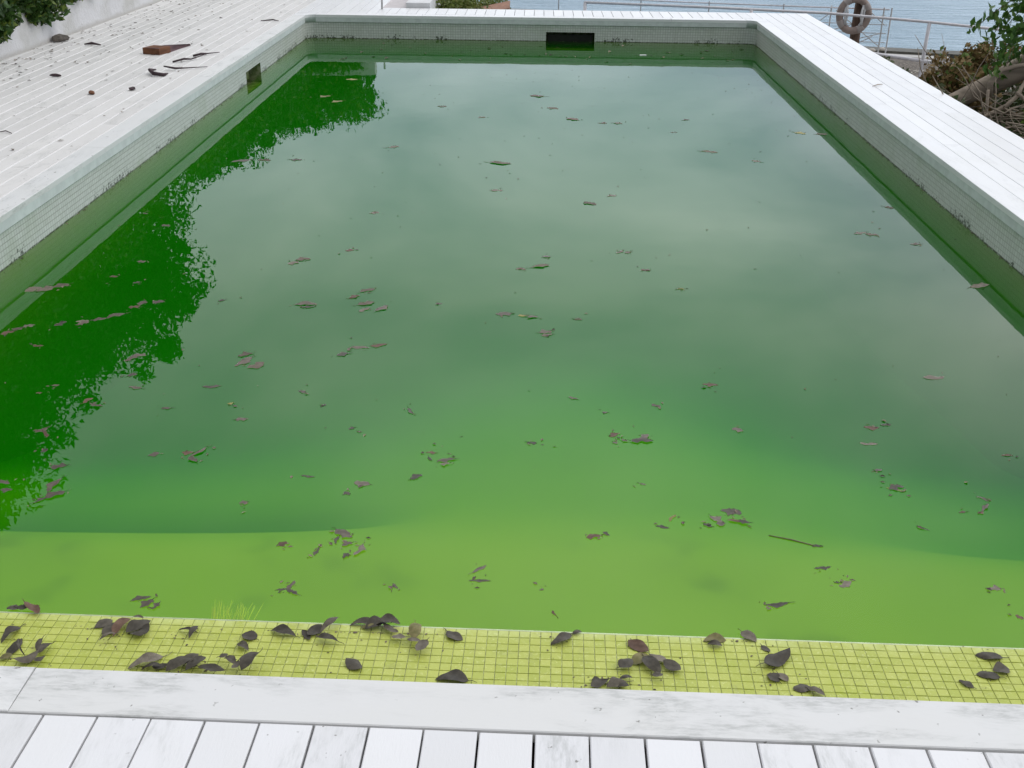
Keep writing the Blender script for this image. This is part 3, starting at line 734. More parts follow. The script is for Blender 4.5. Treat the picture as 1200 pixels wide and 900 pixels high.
M_timber = plain('brown_timber_post', (.15, .10, .075), .8, .2, 10, .4, .004, stretch=(3, 3, .4))
obj('mooring_post', MB().tube([(0, 0, -.1), (0.0, 0, .6), (.03, 0, 1.5)], [.105, .10, .095], 12).me('mooring_post', M_timber, True), None, (6.5, 23.65, -1.98), label='stout brown timber post with the lifebuoy hanging on it', category='post')
lb = empty('lifebuoy', (6.38, 23.50, -1.17), (R(90), 0, R(-6)), label='faded brownish lifebuoy ring hanging on the timber post', category='lifebuoy')
def torus_part(a0, a1, Rr, r_, n=12, m=10, rx=.92):
    P = [(Rr*rx*math.cos(a0+(a1-a0)*i/n), Rr*math.sin(a0+(a1-a0)*i/n), 0) for i in range(n+1)]
    return MB().tube(P, r_, m)
M_ring = plain('faded_ring', (.34, .27, .24), .7, .2, 8, .2); M_ringr = plain('ring_band', (.42, .37, .35), .7, .2, 8, .2)
obj('ring', torus_part(0, 2*math.pi, .305, .072, 48, 12).me('ring', M_ring, True), lb)
for a in (20, 110, 200, 290): obj('band', torus_part(R(a), R(a+26), .305, .076, 8, 12).me('band', M_ringr, True), lb)
rp_ = MB()
for sx in (-1, 1):
    rp_.tube([(sx*.14, .25, .03), (sx*.19, .1, .05), (sx*.17, -.1, .05), (sx*.12, -.2, .04)], .022, 6); rp_.tube([(sx*.16, .2, .05), (sx*.13, .0, .06), (sx*.17, -.18, .05)], .022, 6)
    rp_.tube([(sx*.2, .12, .03), (sx*.15, -.05, .045), (sx*.19, -.16, .03)], .02, 6)
obj('rope', rp_.me('rope', plain('white_rope', (.75, .75, .76), .8, .1), True), lb)

# ------------------------------------------------------------------ vegetation right
M_dead = leaf_mat('dead_foliage', (.15, .095, .035), (.27, .19, .08), (.10, .16, .03), .1, .7)
M_green = leaf_mat('glossy_green_leaf', (.045, .12, .02), (.08, .18, .03), (.14, .24, .05), .25, .4)
M_log = plain('barkless_log', (.34, .28, .22), .85, .2, 9, .35, .006, stretch=(.4, .4, 2))
O = (4.1, 9.9, -1.0)
ft = empty('fallen_tree', O, label='uprooted tree lying beside the boardwalk with bare trunk and dead brown foliage', category='tree')
obj('trunk', MB().tube([W(q, O) for q in [(3.2, 10.1, -.66), (3.45, 10.05, -.43), (3.72, 10.0, -.285), (3.98, 9.95, -.13), (4.25, 9.9, .05), (4.6, 9.85, .25), (5.1, 9.8, .4)]], [.055, .07, .075, .085, .11, .13, .15], 12).me('trunk', M_log, True), ft)
obj('root_plate', MB().tube([W(q, O) for q in [(4.22, 9.75, .20), (4.32, 9.75, .05), (4.42, 9.72, -.15), (4.5, 9.7, -.5)]], [.03, .075, .09, .05], 9).me('root_plate', plain('pale_root', (.42, .36, .26), .8, .2, 12, .4), True), ft)
def bough(P, r_): obj('branch', MB().tube([W(q, O) for q in P], r_, 7).me('branch', M_log, True), ft)
bough([(3.88, 9.7, -.20), (3.86, 9.68, -.08), (3.93, 9.68, .03), (4.05, 9.7, .06), (4.2, 9.7, .09)], [.026, .024, .022, .02, .016])
bough([(3.6, 9.6, -.40), (3.8, 9.55, -.34), (3.98, 9.55, -.24), (4.05, 9.55, -.16), (4.12, 9.6, -.02)], [.012, .016, .02, .018, .012])
bough([(4.02, 9.5, -.12), (4.12, 9.5, -.19), (4.26, 9.5, -.18), (4.4, 9.5, -.1)], [.016, .014, .012, .01])
bough([(3.95, 9.6, -.26), (4.1, 9.6, -.33), (4.22, 9.6, -.30), (4.24, 9.6, -.20)], [.014, .018, .026, .03])
bough([(3.82, 9.6, -.12), (3.84, 9.6, -.3), (3.86, 9.6, -.46)], [.012, .014, .012])
bough([(4.4, 9.4, .3), (4.35, 9.4, .05), (4.42, 9.4, -.2)], [.012, .012, .016])
r_ = random.Random(12)
cs = [(r_.uniform(3.66, 4.12)-O[0], r_.uniform(10.1, 10.8)-O[1], r_.uniform(-.42, -.02)-O[2], r_.uniform(.06, .12)) for i in range(46)]
cs += [(r_.uniform(3.9, 4.6)-O[0], r_.uniform(10.3, 10.8)-O[1], r_.uniform(-.2, .06)-O[2], r_.uniform(.07, .12)) for i in range(16)]
obj('dead_foliage', leaf_cloud(cs, 75, .05, 0, 21, mat=M_dead, name='dead_foliage', aspect=.6), ft)

sh = empty('leafy_shrub', (4.5, 9.8, -.9), label='drooping green branch hanging over the fallen tree at top right', category='shrub')
O = (4.5, 9.8, -.9)
st_ = MB(); cs = []
for i in range(9):
    x0, z0 = r_.uniform(4.15, 4.7), r_.uniform(.25, .75)
    dx = r_.uniform(.3, .62); pts = []
    for k in range(7):
        t = k/6; q = (x0-dx*t, 9.75+.1*math.sin(i+t*3), z0+.10*t-.42*t*t)
        pts.append(W(q, O))
        if q[0] > 3.62: cs.append((*W(q, O), .075))
    st_.tube(pts, [.008-.0009*k for k in range(7)], 5)
    st_.tube([W((4.55, 9.8, -.7), O), W((4.5, 9.8, 0), O), W((x0, 9.75+.1*math.sin(i), z0), O)], [.02, .014, .008], 6)
obj('stem', st_.me('stem', M_bark, True), sh)
obj('foliage', leaf_cloud(cs, 13, .078, 0, 31, mat=M_green, name='foliage', aspect=.5, droop=1.4), sh)

def twigs(n_, x0, x1, y0, y1, z0, z1, seed, rad=.006):
    r_ = random.Random(seed); mb = MB()
    for i in range(n_):
        p = Vector((r_.uniform(x0, x1), r_.uniform(y0, y1), r_.uniform(z0, z1))); d_ = Vector((r_.uniform(-1, 1), r_.uniform(-.6, .6), r_.uniform(-.25, .3))).normalized()
        P = [p]; l_ = r_.uniform(.08, .2)
        for k in range(4):
            d_ = (d_+Vector((r_.uniform(-.4, .4), r_.uniform(-.4, .4), r_.uniform(-.35, .35)))).normalized(); P.append(P[-1]+d_*l_)
        R0 = rad*r_.uniform(.5, 1.6); mb.tube(P, [R0, R0*.9, R0*.75, R0*.55, R0*.3], 5)
    return mb
obj('brushwood', twigs(330, 3.4, 5.0, 7.4, 10.6, -.62, -.24, 4).me('brushwood', M_log, True), None, kind='stuff', label='tangle of bare dead twigs beside the boardwalk', category='brushwood')
cs = []
for i in range(130): cs.append((r_.uniform(3.25, 3.6), r_.uniform(8.4, 12.0), r_.uniform(-.48, -.22), .07))
obj('ground_cover', leaf_cloud(cs, 34, .06, 0, 41, mat=leaf_mat('dull_green_leaf', (.05, .08, .03), (.11, .14, .06), (.22, .22, .15)), name='ground_cover', aspect=.6), None, kind='stuff', label='creeping leafy growth along the outer edge of the boardwalk', category='ground cover')
cs = [(r_.uniform(3.4, 5.2), r_.uniform(6.6, 11), r_.uniform(-.75, -.38), .14) for i in range(190)]
obj('undergrowth', leaf_cloud(cs, 45, .07, 0, 43, mat=leaf_mat('undergrowth_leaf', (.04, .07, .02), (.09, .12, .04), (.13, .09, .04)), name='undergrowth'), None, kind='stuff', label='low dark undergrowth below the fallen tree', category='undergrowth')
cs = [(r_.uniform(4.15, 4.6), r_.uniform(9.0, 9.6), r_.uniform(-.52, -.25), .09) for i in range(14)]
fr_ = empty('green_sapling', (4.35, 9.3, -.95), label='bright green sapling in the hollow below the pale root', category='plant')
obj('foliage', leaf_cloud([(c[0]-4.35, c[1]-9.3, c[2]+.95, c[3]) for c in cs], 36, .06, 0, 44, mat=leaf_mat('bright_leaf', (.10, .20, .02), (.16, .27, .03)), name='foliage'), fr_)
obj('stem', MB().tube([(0, 0, -.1), (.05, .02, .3), (0, 0, .6)], [.01, .008, .004], 6).me('stem', M_bark), fr_)

cs = [(r_.uniform(4.5, 5.8), r_.uniform(10.3, 12.0), r_.uniform(-.7, -.12), .2) for i in range(120)]  # dark foliage added to make the shaded hollow behind the trunk
obj('shade_fill', leaf_cloud(cs, 60, .07, 0, 47, mat=bpy.data.materials['undergrowth_leaf'], name='shade_fill'), None, kind='stuff', label='dark leaves added behind the fallen trunk for its shaded hollow', category='shade_fill')
# ------------------------------------------------------------------ litter on the left deck
M_old = plain('weathered_red_wood', (.19, .085, .045), .8, .2, 14, .45, .002, stretch=(1, .2, 1))
M_oldtop = plain('purple_brown_wood', (.13, .075, .08), .8, .3, 20, .5, .004, stretch=(1, .2, 1))
of = empty('timber_offcut', (-3.42, 10.04, .001), (0, 0, R(-17)), label='reddish brown broken timber offcut lying on the left deck', category='timber')
obj('block', MB().box(-.085, .085, 0, .17, 0, .054).me('block', M_old), of)
sp2 = MB().add([(-.06, .0, .055), (.085, .0, .055), (.05, .30, .045), (.04, .55, .02), (.0, .60, .01), (-.03, .26, .045), (-.05, .17, 0), (.08, .17, 0), (.05, .35, 0), (.02, .59, 0)],
      [(0, 1, 2, 5), (5, 2, 3, 4), (1, 7, 8, 2), (2, 8, 9, 3), (5, 4, 9, 6), (0, 5, 6)])
obj('splintered_tail', sp2.me('splintered_tail', M_oldtop), of)
def lump(name, loc, s, seed, mat, label, cat, sq=.6):
    mb = bmesh.new(); bmesh.ops.create_icosphere(mb, subdivisions=2, radius=1)
    for v in mb.verts: v.co *= 1+.3*mn.noise(v.co*1.6+Vector((seed, 0, 0)))
    for v in mb.verts: v.co = Vector((v.co.x*s[0], v.co.y*s[1], max(v.co.z, -.6)*s[2]))
    me = bpy.data.meshes.new(name); mb.to_mesh(me); mb.free(); me.materials.append(mat)
    obj(name, me, None, loc, (0, 0, seed*.7), label=label, category=cat)
lump('stone', (-4.50, 10.72, .03), (.085, .05, .04), 1.3, plain('grey_brown_stone', (.17, .15, .13), .9, .2, 20, .4, .006), 'grey brown stone against the foot of the low wall', 'stone')
M_brk = plain('dark_bark', (.07, .045, .05), .8, .3, 20, .4)
def curl_piece(name, P, r_, label, cat, mat=M_brk):
    obj(name, MB().tube(P, [q*.75 for q in r_], 7).me(name, mat, True), None, label=label, category=cat)
curl_piece('bark_strip', [(-4.19, 10.50, .012), (-4.12, 10.50, .022), (-4.03, 10.48, .012)], [.008, .018, .007], 'small dark bark strip between the stone and the timber offcut', 'bark')
curl_piece('twig', [(-3.02, 9.95, .01), (-2.96, 10.0, .02), (-2.93, 10.05, .015), (-2.84, 10.15, .012)], [.012, .014, .008, .004], 'forked dark twig right of the timber offcut', 'twig')
curl_piece('twig', [(-3.10, 9.62, .01), (-3.03, 9.72, .02), (-2.98, 9.75, .014), (-2.90, 9.92, .03)], [.010, .013, .008, .004], 'thin curved twig below the forked one on the left deck', 'twig')
curl_piece('curled_bark', [(-3.12, 9.22, .012), (-3.13, 9.10, .03), (-3.06, 8.98, .022), (-2.98, 8.98, .014), (-2.97, 9.05, .012)], [.008, .018, .022, .018, .008], 'curled piece of dark bark near the pool edge on the left deck', 'bark')
curl_piece('twig', [(-3.07, 9.28, .03), (-2.97, 9.25, .02), (-2.90, 9.3, .015), (-2.75, 9.42, .008)], [.008, .012, .007, .003], 'long thin twig pointing at the pool from the curled bark', 'twig')
lump('leaf_scrap', (-3.04, 8.40, .012), (.034, .024, .012), 2.2, M_brk, 'round black scrap below the curled bark on the left deck', 'scrap')
lump('leaf_scrap', (-3.28, 8.22, .012), (.045, .02, .014), 3.1, M_old, 'reddish crumpled scrap nearest the pool on the left deck', 'scrap')
lump('leaf_scrap', (-3.82, 8.90, .012), (.045, .016, .014), 4.4, M_brk, 'grey crumpled scrap in the middle of the left deck', 'scrap')
lump('leaf_scrap', (-4.05, 7.92, .012), (.04, .018, .014), 5.7, M_brk, 'grey brown scrap on the left deck toward the picture edge', 'scrap')
curl_piece('twig', [(-3.40, 6.93, .006), (-3.36, 6.95, .01), (-3.30, 6.90, .006)], [.003, .005, .003], 'short bent twig at the left picture edge on the deck', 'twig')
curl_piece('twig', [(-2.97, 12.33, .006), (-2.85, 12.38, .012), (-2.78, 12.34, .006)], [.006, .01, .004], 'pale brown twig by the far left corner of the pool', 'twig')
curl_piece('twig', [(2.66, 8.98, .006), (2.71, 9.02, .012), (2.77, 9.08, .006)], [.003, .006, .003], 'tiny twig lying on the right boardwalk', 'twig', M_log)

M_litter = leaf_mat('litter', (.10, .075, .06), (.24, .19, .14), (.07, .05, .05), 0, .8)
def litter(n_, fn, size, seed, name, label):
    r_ = random.Random(seed); V = []; F = []
    for i in range(n_):
        x_, y, z = fn(r_); a = r_.uniform(0, 6.28); l_ = size*r_.uniform(.4, 1.4); w_ = l_*r_.uniform(.25, .6); k_ = len(V)
        ca, sa = math.cos(a), math.sin(a)
        for u, v_, h in ((-1, 0, 0), (0, 1, .35), (1, 0, .1), (0, -1, .2)): V.append((x_+l_*u*ca/2-w_*v_*sa/2, y+l_*u*sa/2+w_*v_*ca/2, z+h*w_))
        F.append((k_, k_+1, k_+2)); F.append((k_, k_+2, k_+3))
    obj(name, mesh(name, V, F, M_litter), None, kind='stuff', label=label, category='litter')
def f_left(r_):
    if r_.random() < .7: return (-4.56+abs(r_.gauss(0, .35)), r_.uniform(6.5, 15), .003)
    return (r_.uniform(-4.5, -2.8), r_.uniform(6, 14), .003)
litter(430, f_left, .035, 8, 'leaf_litter', 'scattered leaf crumbs along the foot of the low wall')
def f_wat(r_):
    y = 3.0+9.6*r_.random()**.8
    return (r_.uniform(max(-.5*y-.2, LX+.1), min(.47*y+.1, RX-.1)), y, WZ+.0012)
litter(420, f_wat, .014, 9, 'floating_debris', 'tiny scraps floating all over the pool water')
def f_far(r_): return (r_.uniform(LX+.2, RX-.2), r_.uniform(11.4, 12.7), WZ+.0015)
litter(60, f_far, .05, 10, 'floating_debris', 'pale scraps gathered on the water along the far wall')
def f_line(r_):
    t = r_.random()
    if t < .3: return (LX+.0+r_.uniform(0, .012), r_.uniform(4, 12.8), WZ+.002)
    if t < .75: return (RX-r_.uniform(0, .014)+.008, r_.uniform(4.5, 12.8), WZ+.002)
    return (r_.uniform(LX+.1, RX-.1), FY-r_.uniform(-.006, .02), WZ+.002)
litter(520, f_line, .018, 13, 'scum_line', 'dark crumbs caught along the waterline of the walls')
obj('paper_scrap', MB().box(-.035, .035, -.012, .012, 0, .008).me('paper_scrap', plain('white_plastic', (.85, .85, .85))), None, (1.12, 12.05, WZ), label='small white plastic scrap floating right of the far skimmer', category='scrap')
curl_piece('floating_stick', [(.735, 2.868, WZ+.001), (.80, 2.845, WZ+.002), (.862, 2.817, WZ+.001)], [.002, .003, .0025], 'straight brown stick floating over the edge of the yellow step', 'stick', plain('wet_stick', (.17, .12, .09), .6, .4, 30))
# algae tuft at the ledge edge
tf = MB(); r_ = random.Random(6)
for i in range(46):
    x0 = r_.uniform(-.86, -.765); y0 = 2.385+r_.uniform(0, .02); l_ = r_.uniform(.04, .10); dx = r_.uniform(-.35, .5)
    tf.tube([(x0, y0, -.34), (x0+dx*l_*.4, y0+l_*.5, -.30), (x0+dx*l_, y0+l_, -.266)], [.0014, .0011, .0004], 4)
obj('algae_tuft', tf.me('algae_tuft', plain('filament_algae', (.62, .80, .05), .7, .2)), None, label='tuft of bright filament algae growing under water against the ledge', category='algae')

# ------------------------------------------------------------------ the dead leaves
LEDGE = "0,-1408,2419,-1376,2417,22,d 0,-1382,2420,-1355,2421,19,d 0,-1362,2429,-1309,2389,23,r 1,-1358,2276,-1340,2333,23,d 2,-1322,2230,-1316,2288,25,d 2,-1312,2278,-1271,2218,6,d 2,-1333,2206,-1311,2223,19,o 2,-1285,2194,-1243,2226,30,b 2,-1250,2236,-1255,2280,14,d 2,-1239,2226,-1220,2261,20,d 2,-1235,2190,-1218,2207,17,d 3,-1140,2344,-1109,2375,29,d 3,-1106,2313,-1088,2364,29,d 3,-1076,2311,-1058,2373,27,r 3,-1046,2323,-1004,2367,37,d 3,-1028,2302,-997,2339,28,d 3,-1102,2279,-1073,2304,11,b 3,-1048,2377,-1022,2374,10,b 4,-914,2342,-868,2333,10,d 4,-879,2308,-870,2354,14,d 5,-743,2330,-708,2314,33,d 5,-743,2292,-716,2265,20,d 6,-994,2188,-931,2230,31,b 6,-960,2177,-915,2191,14,d 6,-934,2184,-900,2198,21,d 6,-894,2173,-846,2217,33,d 6,-863,2200,-836,2234,29,d 6,-845,2174,-814,2218,28,d 6,-815,2182,-754,2171,24,d 6,-775,2219,-758,2230,14,d 6,-760,2210,-729,2191,19,d 6,-730,2172,-722,2198,16,b 6,-703,2167,-679,2226,33,d 7,-668,2347,-608,2328,26,d 8,-589,2347,-566,2312,16,d 8,-570,2329,-545,2366,31,d 8,-541,2320,-491,2304,22,d 8,-538,2341,-502,2397,18,b 9,-465,2380,-410,2397,22,d 9,-433,2367,-392,2397,17,o 9,-421,2360,-367,2384,32,d 9,-400,2371,-340,2381,30,d 9,-377,2372,-337,2338,17,b 9,-348,2320,-315,2321,18,b 9,-295,2372,-291,2311,31,o 9,-306,2307,-275,2302,14,b 9,-277,2261,-257,2299,27,b 10,-206,2361,-168,2330,30,d 11,-453,2231,-415,2199,32,d 12,-217,2171,-147,2170,40,d 13,70,2321,117,2362,27,d 13,126,2362,147,2370,13,d 14,273,2335,315,2299,35,r 14,274,2250,315,2279,32,o 14,306,2268,337,2210,32,d 14,322,2279,359,2257,26,b 14,356,2250,389,2218,32,d 14,241,2223,271,2250,32,d 14,320,2190,344,2194,16,d 15,168,2182,186,2189,14,d 15,167,2156,207,2180,25,d 15,207,2155,251,2172,27,b 15,239,2184,267,2188,13,d 15,232,2149,256,2156,15,d 16,471,2346,523,2352,27,o 16,478,2332,511,2327,18,d 17,576,2386,604,2351,29,b 18,618,2331,634,2310,16,d 18,614,2249,679,2302,41,d 19,615,2220,634,2195,30,d 19,639,2221,657,2196,21,b 20,669,2168,710,2172,28,d 20,704,2166,735,2145,19,b 21,1170,2313,1229,2308,29,d 22,1146,2239,1194,2231,30,d 22,1192,2254,1229,2261,36,d 23,1092,2214,1116,2190,17,d"
WATER = "0,-1095,2466,-1037,2492,21,d 0,-1055,2437,-1029,2480,33,w 0,-1018,2431,-1006,2465,19,w 1,-1851,3814,-1821,3823,22,w 2,-1885,3751,-1859,3753,18,r 3,-1673,3666,-1650,3718,30,r 3,-1653,3674,-1586,3648,17,w 4,-1758,3430,-1722,3471,28,w 4,-1733,3444,-1697,3394,18,r 5,-1678,3290,-1665,3321,22,d 6,-1607,3187,-1549,3206,42,w 7,-1549,3029,-1536,3122,35,w 7,-1567,2960,-1536,2998,21,d 7,-1545,2987,-1488,3037,44,w 8,-1734,3102,-1689,3077,23,b 8,-1705,3038,-1664,3040,28,d 9,-1373,3643,-1329,3645,21,w 10,-1075,3559,-1024,3568,29,w 11,-1137,3689,-1113,3698,18,y 11,-1111,3676,-1092,3663,16,w 12,-1276,3832,-1196,3843,31,w 13,-1554,3819,-1494,3807,27,b 14,-1307,3281,-1271,3307,31,w 15,-1198,3310,-1152,3312,32,r 15,-1161,3281,-1121,3350,20,w 15,-1161,3281,-1123,3242,28,w 16,-918,2986,-890,2998,29,w 17,-891,3811,-856,3797,26,w 18,-784,3676,-767,3706,16,d 19,-652,3504,-626,3518,21,d 19,-618,3486,-597,3487,15,b 20,-456,3684,-428,3629,19,w 21,-758,3170,-705,3161,16,d 22,-576,3133,-515,3119,44,b 22,-598,3073,-575,3052,24,d 23,-393,3157,-354,3193,37,d 24,-360,3345,-319,3341,18,r 24,-346,3316,-328,3286,15,d 24,-316,3281,-248,3302,30,b 24,-303,3258,-266,3271,23,b 25,-740,2752,-722,2780,32,r 26,-628,2703,-618,2757,15,d 27,-588,2851,-526,2806,38,b 27,-574,2767,-569,2814,14,d 27,-555,2759,-522,2778,27,w 27,-539,2693,-524,2724,20,d 27,-511,2707,-490,2771,25,b 28,-160,2634,-116,2679,18,b 29,-170,2597,-98,2599,17,d 30,-380,2580,-362,2553,14,b 31,-707,2532,-668,2541,12,d 31,-673,2533,-657,2582,18,w 31,-673,2541,-633,2511,19,d 32,142,3805,181,3784,20,w 33,267,3680,292,3674,18,w 34,458,3760,494,3732,27,b 35,-10,3435,29,3430,25,d 36,672,3943,741,3938,31,r 37,731,3570,774,3552,33,w 38,284,3485,317,3519,33,r 38,294,3447,312,3436,20,b 38,326,3468,349,3450,20,b 38,355,3456,443,3460,40,d 38,386,3470,426,3511,29,w 39,362,3166,389,3156,11,b 40,175,2833,228,2850,31,r 40,229,2869,251,2846,16,d 41,392,2909,438,2896,20,d 41,439,2930,467,2976,13,y 42,606,3006,676,2989,50,d 42,544,2929,573,2906,26,d 42,571,2970,605,2932,36,b 42,588,2936,605,2912,28,w 42,616,2947,681,2939,20,r 42,656,2948,692,2930,26,d 43,71,2471,82,2445,10,r 44,36,2560,50,2568,11,w 45,1214,3604,1275,3600,34,r 45,1280,3621,1326,3629,19,d 46,1166,3478,1237,3475,25,b 47,1166,3278,1198,3291,19,w 48,1640,3405,1685,3407,18,r 49,1174,3172,1234,3142,17,y 49,1180,3156,1240,3180,36,d 50,1454,3129,1488,3093,17,b 50,1438,3029,1482,3083,17,w 50,1421,3019,1446,3030,17,r 51,1365,3021,1394,3028,14,r 52,859,2823,887,2815,14,d 53,833,2698,890,2709,20,d 54,888,2608,931,2642,29,b 54,875,2632,896,2629,13,d 55,657,2516,730,2530,23,d 56,1312,2616,1348,2617,25,b 57,1341,2499,1356,2477,19,r 58,1210,2936,1240,2913,10,d 59,-2383,4813,-2324,4885,65,m 59,-2328,4816,-2260,4888,69,m 59,-2279,4876,-2209,4926,60,m 60,-2269,4303,-2220,4344,45,r 60,-2234,4343,-2200,4383,37,w 60,-2207,4383,-2160,4414,39,b 61,-2079,4408,-2047,4469,43,d 62,-2006,4461,-1947,4474,42,b 62,-1984,4423,-1943,4464,41,w 62,-1935,4474,-1879,4507,45,w 62,-1883,4497,-1814,4561,48,w 63,-1834,4644,-1783,4668,39,r 63,-1791,4667,-1777,4733,46,w 64,-1740,4691,-1699,4737,43,w 65,-2061,5041,-2016,5044,32,r 66,-1918,4953,-1886,4978,28,d 67,-2004,5272,-1953,5275,36,w 68,-2087,4202,-2034,4195,25,r 69,-1643,4048,-1619,4135,35,w 69,-1630,4126,-1576,4111,39,b 70,-1592,3911,-1554,3937,32,d 71,-2066,5891,-2010,5863,44,w 72,-2243,6095,-2209,6097,24,w 73,-1450,4738,-1417,4762,29,d 74,-1191,4019,-1143,4123,51,w 74,-1142,4005,-1082,4074,56,m 74,-1205,4120,-1144,4157,50,m 75,-1235,5261,-1190,5316,50,b 75,-1214,5328,-1132,5359,61,m 76,-983,5490,-934,5520,40,r 77,-1097,4712,-986,4729,56,b 77,-1056,4682,-988,4696,33,d 78,-852,4801,-807,4848,36,r 78,-820,4881,-748,4942,39,m 79,-804,4716,-724,4764,52,m 79,-783,4633,-738,4698,31,b 79,-708,4647,-659,4723,50,w 80,-802,4147,-750,4176,42,d 80,-760,4193,-753,4238,17,m 81,-760,4237,-673,4232,36,b 81,-683,4250,-604,4281,34,r 82,-953,6170,-892,6190,45,b 83,-447,4767,-411,4757,26,w 84,-167,4642,-90,4656,55,b 84,-66,4627,-20,4629,32,y 84,-28,4618,30,4611,29,w 85,-87,5257,-35,5260,36,r 85,-10,5274,89,5318,49,m 85,42,5449,95,5452,37,w 86,434,5525,474,5583,31,b 86,479,5527,517,5557,34,b 87,539,5277,594,5267,39,r 88,693,5004,731,5018,28,g 89,30,4433,93,4455,46,b 89,41,4395,93,4426,34,m 90,187,4598,229,4600,29,r 91,444,6611,508,6634,48,b 92,299,6491,378,6423,59,m 93,1773,5935,1853,5970,52,b 93,1835,5938,1907,5912,54,m 94,2033,5768,2098,5772,46,b 95,2125,5101,2215,5177,48,m 95,2155,5091,2240,5155,44,b 96,2091,6487,2148,6455,46,m 97,1564,4047,1664,4059,40,b 98,-328,7406,-153,7371,70,m 99,-270,6703,-191,6708,55,b 100,254,8873,353,8784,76,r 101,483,8700,564,8706,57,r 102,604,8708,682,8683,57,b 103,1019,8408,1077,8412,41,d 104,1166,8843,1224,8879,48,d 105,1168,7821,1295,7779,71,m 106,1487,7571,1550,7527,54,b 107,-1046,7775,-968,7832,68,b 108,-458,8821,-392,8858,53,b 109,-821,9265,-734,9237,64,b 110,-1659,7390,-1573,7396,60,d 111,-1877,7376,-1780,7359,68,m 112,-2042,7295,-1900,7374,68,w 113,-1847,9551,-1766,9633,81,y 114,-1715,9340,-1628,9419,82,y 115,-1765,10411,-1647,10420,83,y 116,-61,9765,88,9738,90,r 117,85,9263,190,9201,85,m 118,1966,8474,2051,8422,70,y 119,2117,8426,2215,8433,69,m"
def dead_mat(name, c1, c2, rough, spec):
    spec *= .45
    m_, T, n, L, p = newmat(name)
    t = n.new('ShaderNodeTexCoord'); oi = n.new('ShaderNodeObjectInfo')
    a = tnoise(T, t.outputs['Object'], 70, 4, .6)
    c = mixc(T, ramp(T, a, .3, .7), c1, c2)
    mr = n.new('ShaderNodeMapRange'); L.new(oi.outputs['Random'], mr.inputs[0]); mr.inputs[3].default_value = .75; mr.inputs[4].default_value = 1.3
    hs = n.new('ShaderNodeHueSaturation'); L.new(mr.outputs[0], hs.inputs['Value']); L.new(c, hs.inputs['Color'])
    # veins: fine darker ribs across the blade
    uvx = n.new('ShaderNodeSeparateXYZ'); L.new(t.outputs['Object'], uvx.inputs[0])
    wv = n.new('ShaderNodeTexWave'); wv.inputs['Scale'].default_value = 90; wv.inputs['Distortion'].default_value = 2; L.new(t.outputs['Object'], wv.inputs['Vector'])
    cc = mixc(T, mth('MULTIPLY', wv.outputs['Fac'], .18, T=T), hs.outputs[0], tuple(x*.45 for x in c1))
    L.new(cc, p.inputs['Base Color']); p.inputs['Roughness'].default_value = rough; p.inputs['Specular IOR Level'].default_value = spec
    L.new(bump(T, a, .0008), p.inputs['Normal'])
    return m_
LM = {'d': dead_mat('charcoal_dead_leaf', (.052, .045, .034), (.09, .078, .058), .5, .45),
      'b': dead_mat('grey_brown_leaf', (.115, .098, .075), (.18, .155, .12), .55, .4),
      'r': dead_mat('reddish_brown_leaf', (.088, .050, .034), (.135, .080, .055), .5, .4),
      'o': dead_mat('olive_leaf', (.14, .13, .05), (.22, .19, .085), .5, .4),
      'w': dead_mat('wet_mauve_brown_leaf', (.072, .055, .040), (.118, .092, .068), .4, .5),
      'm': dead_mat('pale_matted_leaf', (.105, .087, .065), (.165, .138, .105), .6, .3),
      'y': dead_mat('yellow_leaf', (.27, .24, .08), (.22, .19, .06), .5, .4),
      'g': dead_mat('green_olive_leaf', (.10, .12, .02), (.16, .17, .03), .5, .4)}
CN = {'d': 'charcoal', 'b': 'grey brown', 'r': 'reddish brown', 'o': 'olive brown', 'w': 'mauve grey', 'm': 'straw', 'y': 'yellow', 'g': 'green'}
def leaf_mesh(L_, W_, arch, fold, twist, seed, mat, stem=True, ragged=.1, wav=1):
    r_ = random.Random(seed); nu = 10; nv = 4; V = []; F = []
    sk = r_.uniform(.75, 1.25); ph = r_.uniform(0, 6); bend = r_.uniform(-.12, .12)*(1 if W_/L_ < .6 else .2)
    for i in range(nu+1):
        u = i/nu
        hw = W_/2*max(math.sin(math.pi*u**sk), 0)**.72
        if 0 < i < nu: hw *= 1+ragged*(math.sin(u*13+ph)*.7+r_.uniform(-1, 1))
        x_ = (u-.5)*L_
        zc = arch*L_*(4*u*(1-u)) if arch > 0 else -arch*L_*(2*u-1)**2
        tw = twist*(u-.5)*2
        for j in range(nv+1):
            v_ = (j/nv-.5)*2
            y = v_*hw*(1+ragged*.9*math.sin(u*9+ph*3)*(1 if v_ > 0 else -1)) + bend*L_*(4*u*(1-u)); z = zc+abs(v_)**1.3*fold*W_*.5*(1 if hw > 0 else 0)*math.sin(math.pi*u)
            z += (.055*math.sin(v_*2.3+u*6+ph)+.03*math.sin(v_*5-u*11+ph*2))*wav*L_*math.sin(math.pi*u)
            y2 = y*math.cos(tw)-z*math.sin(tw)*.5; z2 = z*math.cos(tw)+y*math.sin(tw)
            V.append((x_, y2, z2))
    for i in range(nu):
        for j in range(nv): F.append((i*(nv+1)+j, (i+1)*(nv+1)+j, (i+1)*(nv+1)+j+1, i*(nv+1)+j+1))
    mb = MB(); mb.add(V, F)
    if stem:
        z0 = V[2][2]; l_ = L_*r_.uniform(.15, .3)
        mb.tube([(-L_/2+.003, 0, z0), (-L_/2-l_*.5, l_*.12, z0+.002), (-L_/2-l_, l_*r_.uniform(-.3, .4), z0+.001)], [.0009, .0008, .0006], 5)
    zm = min(v[2] for v in mb.V); mb.V = [(a, b, c-zm) for a, b, c in mb.V]
    return mb.me('dead_leaf', mat, True), max(v[2] for v in mb.V)
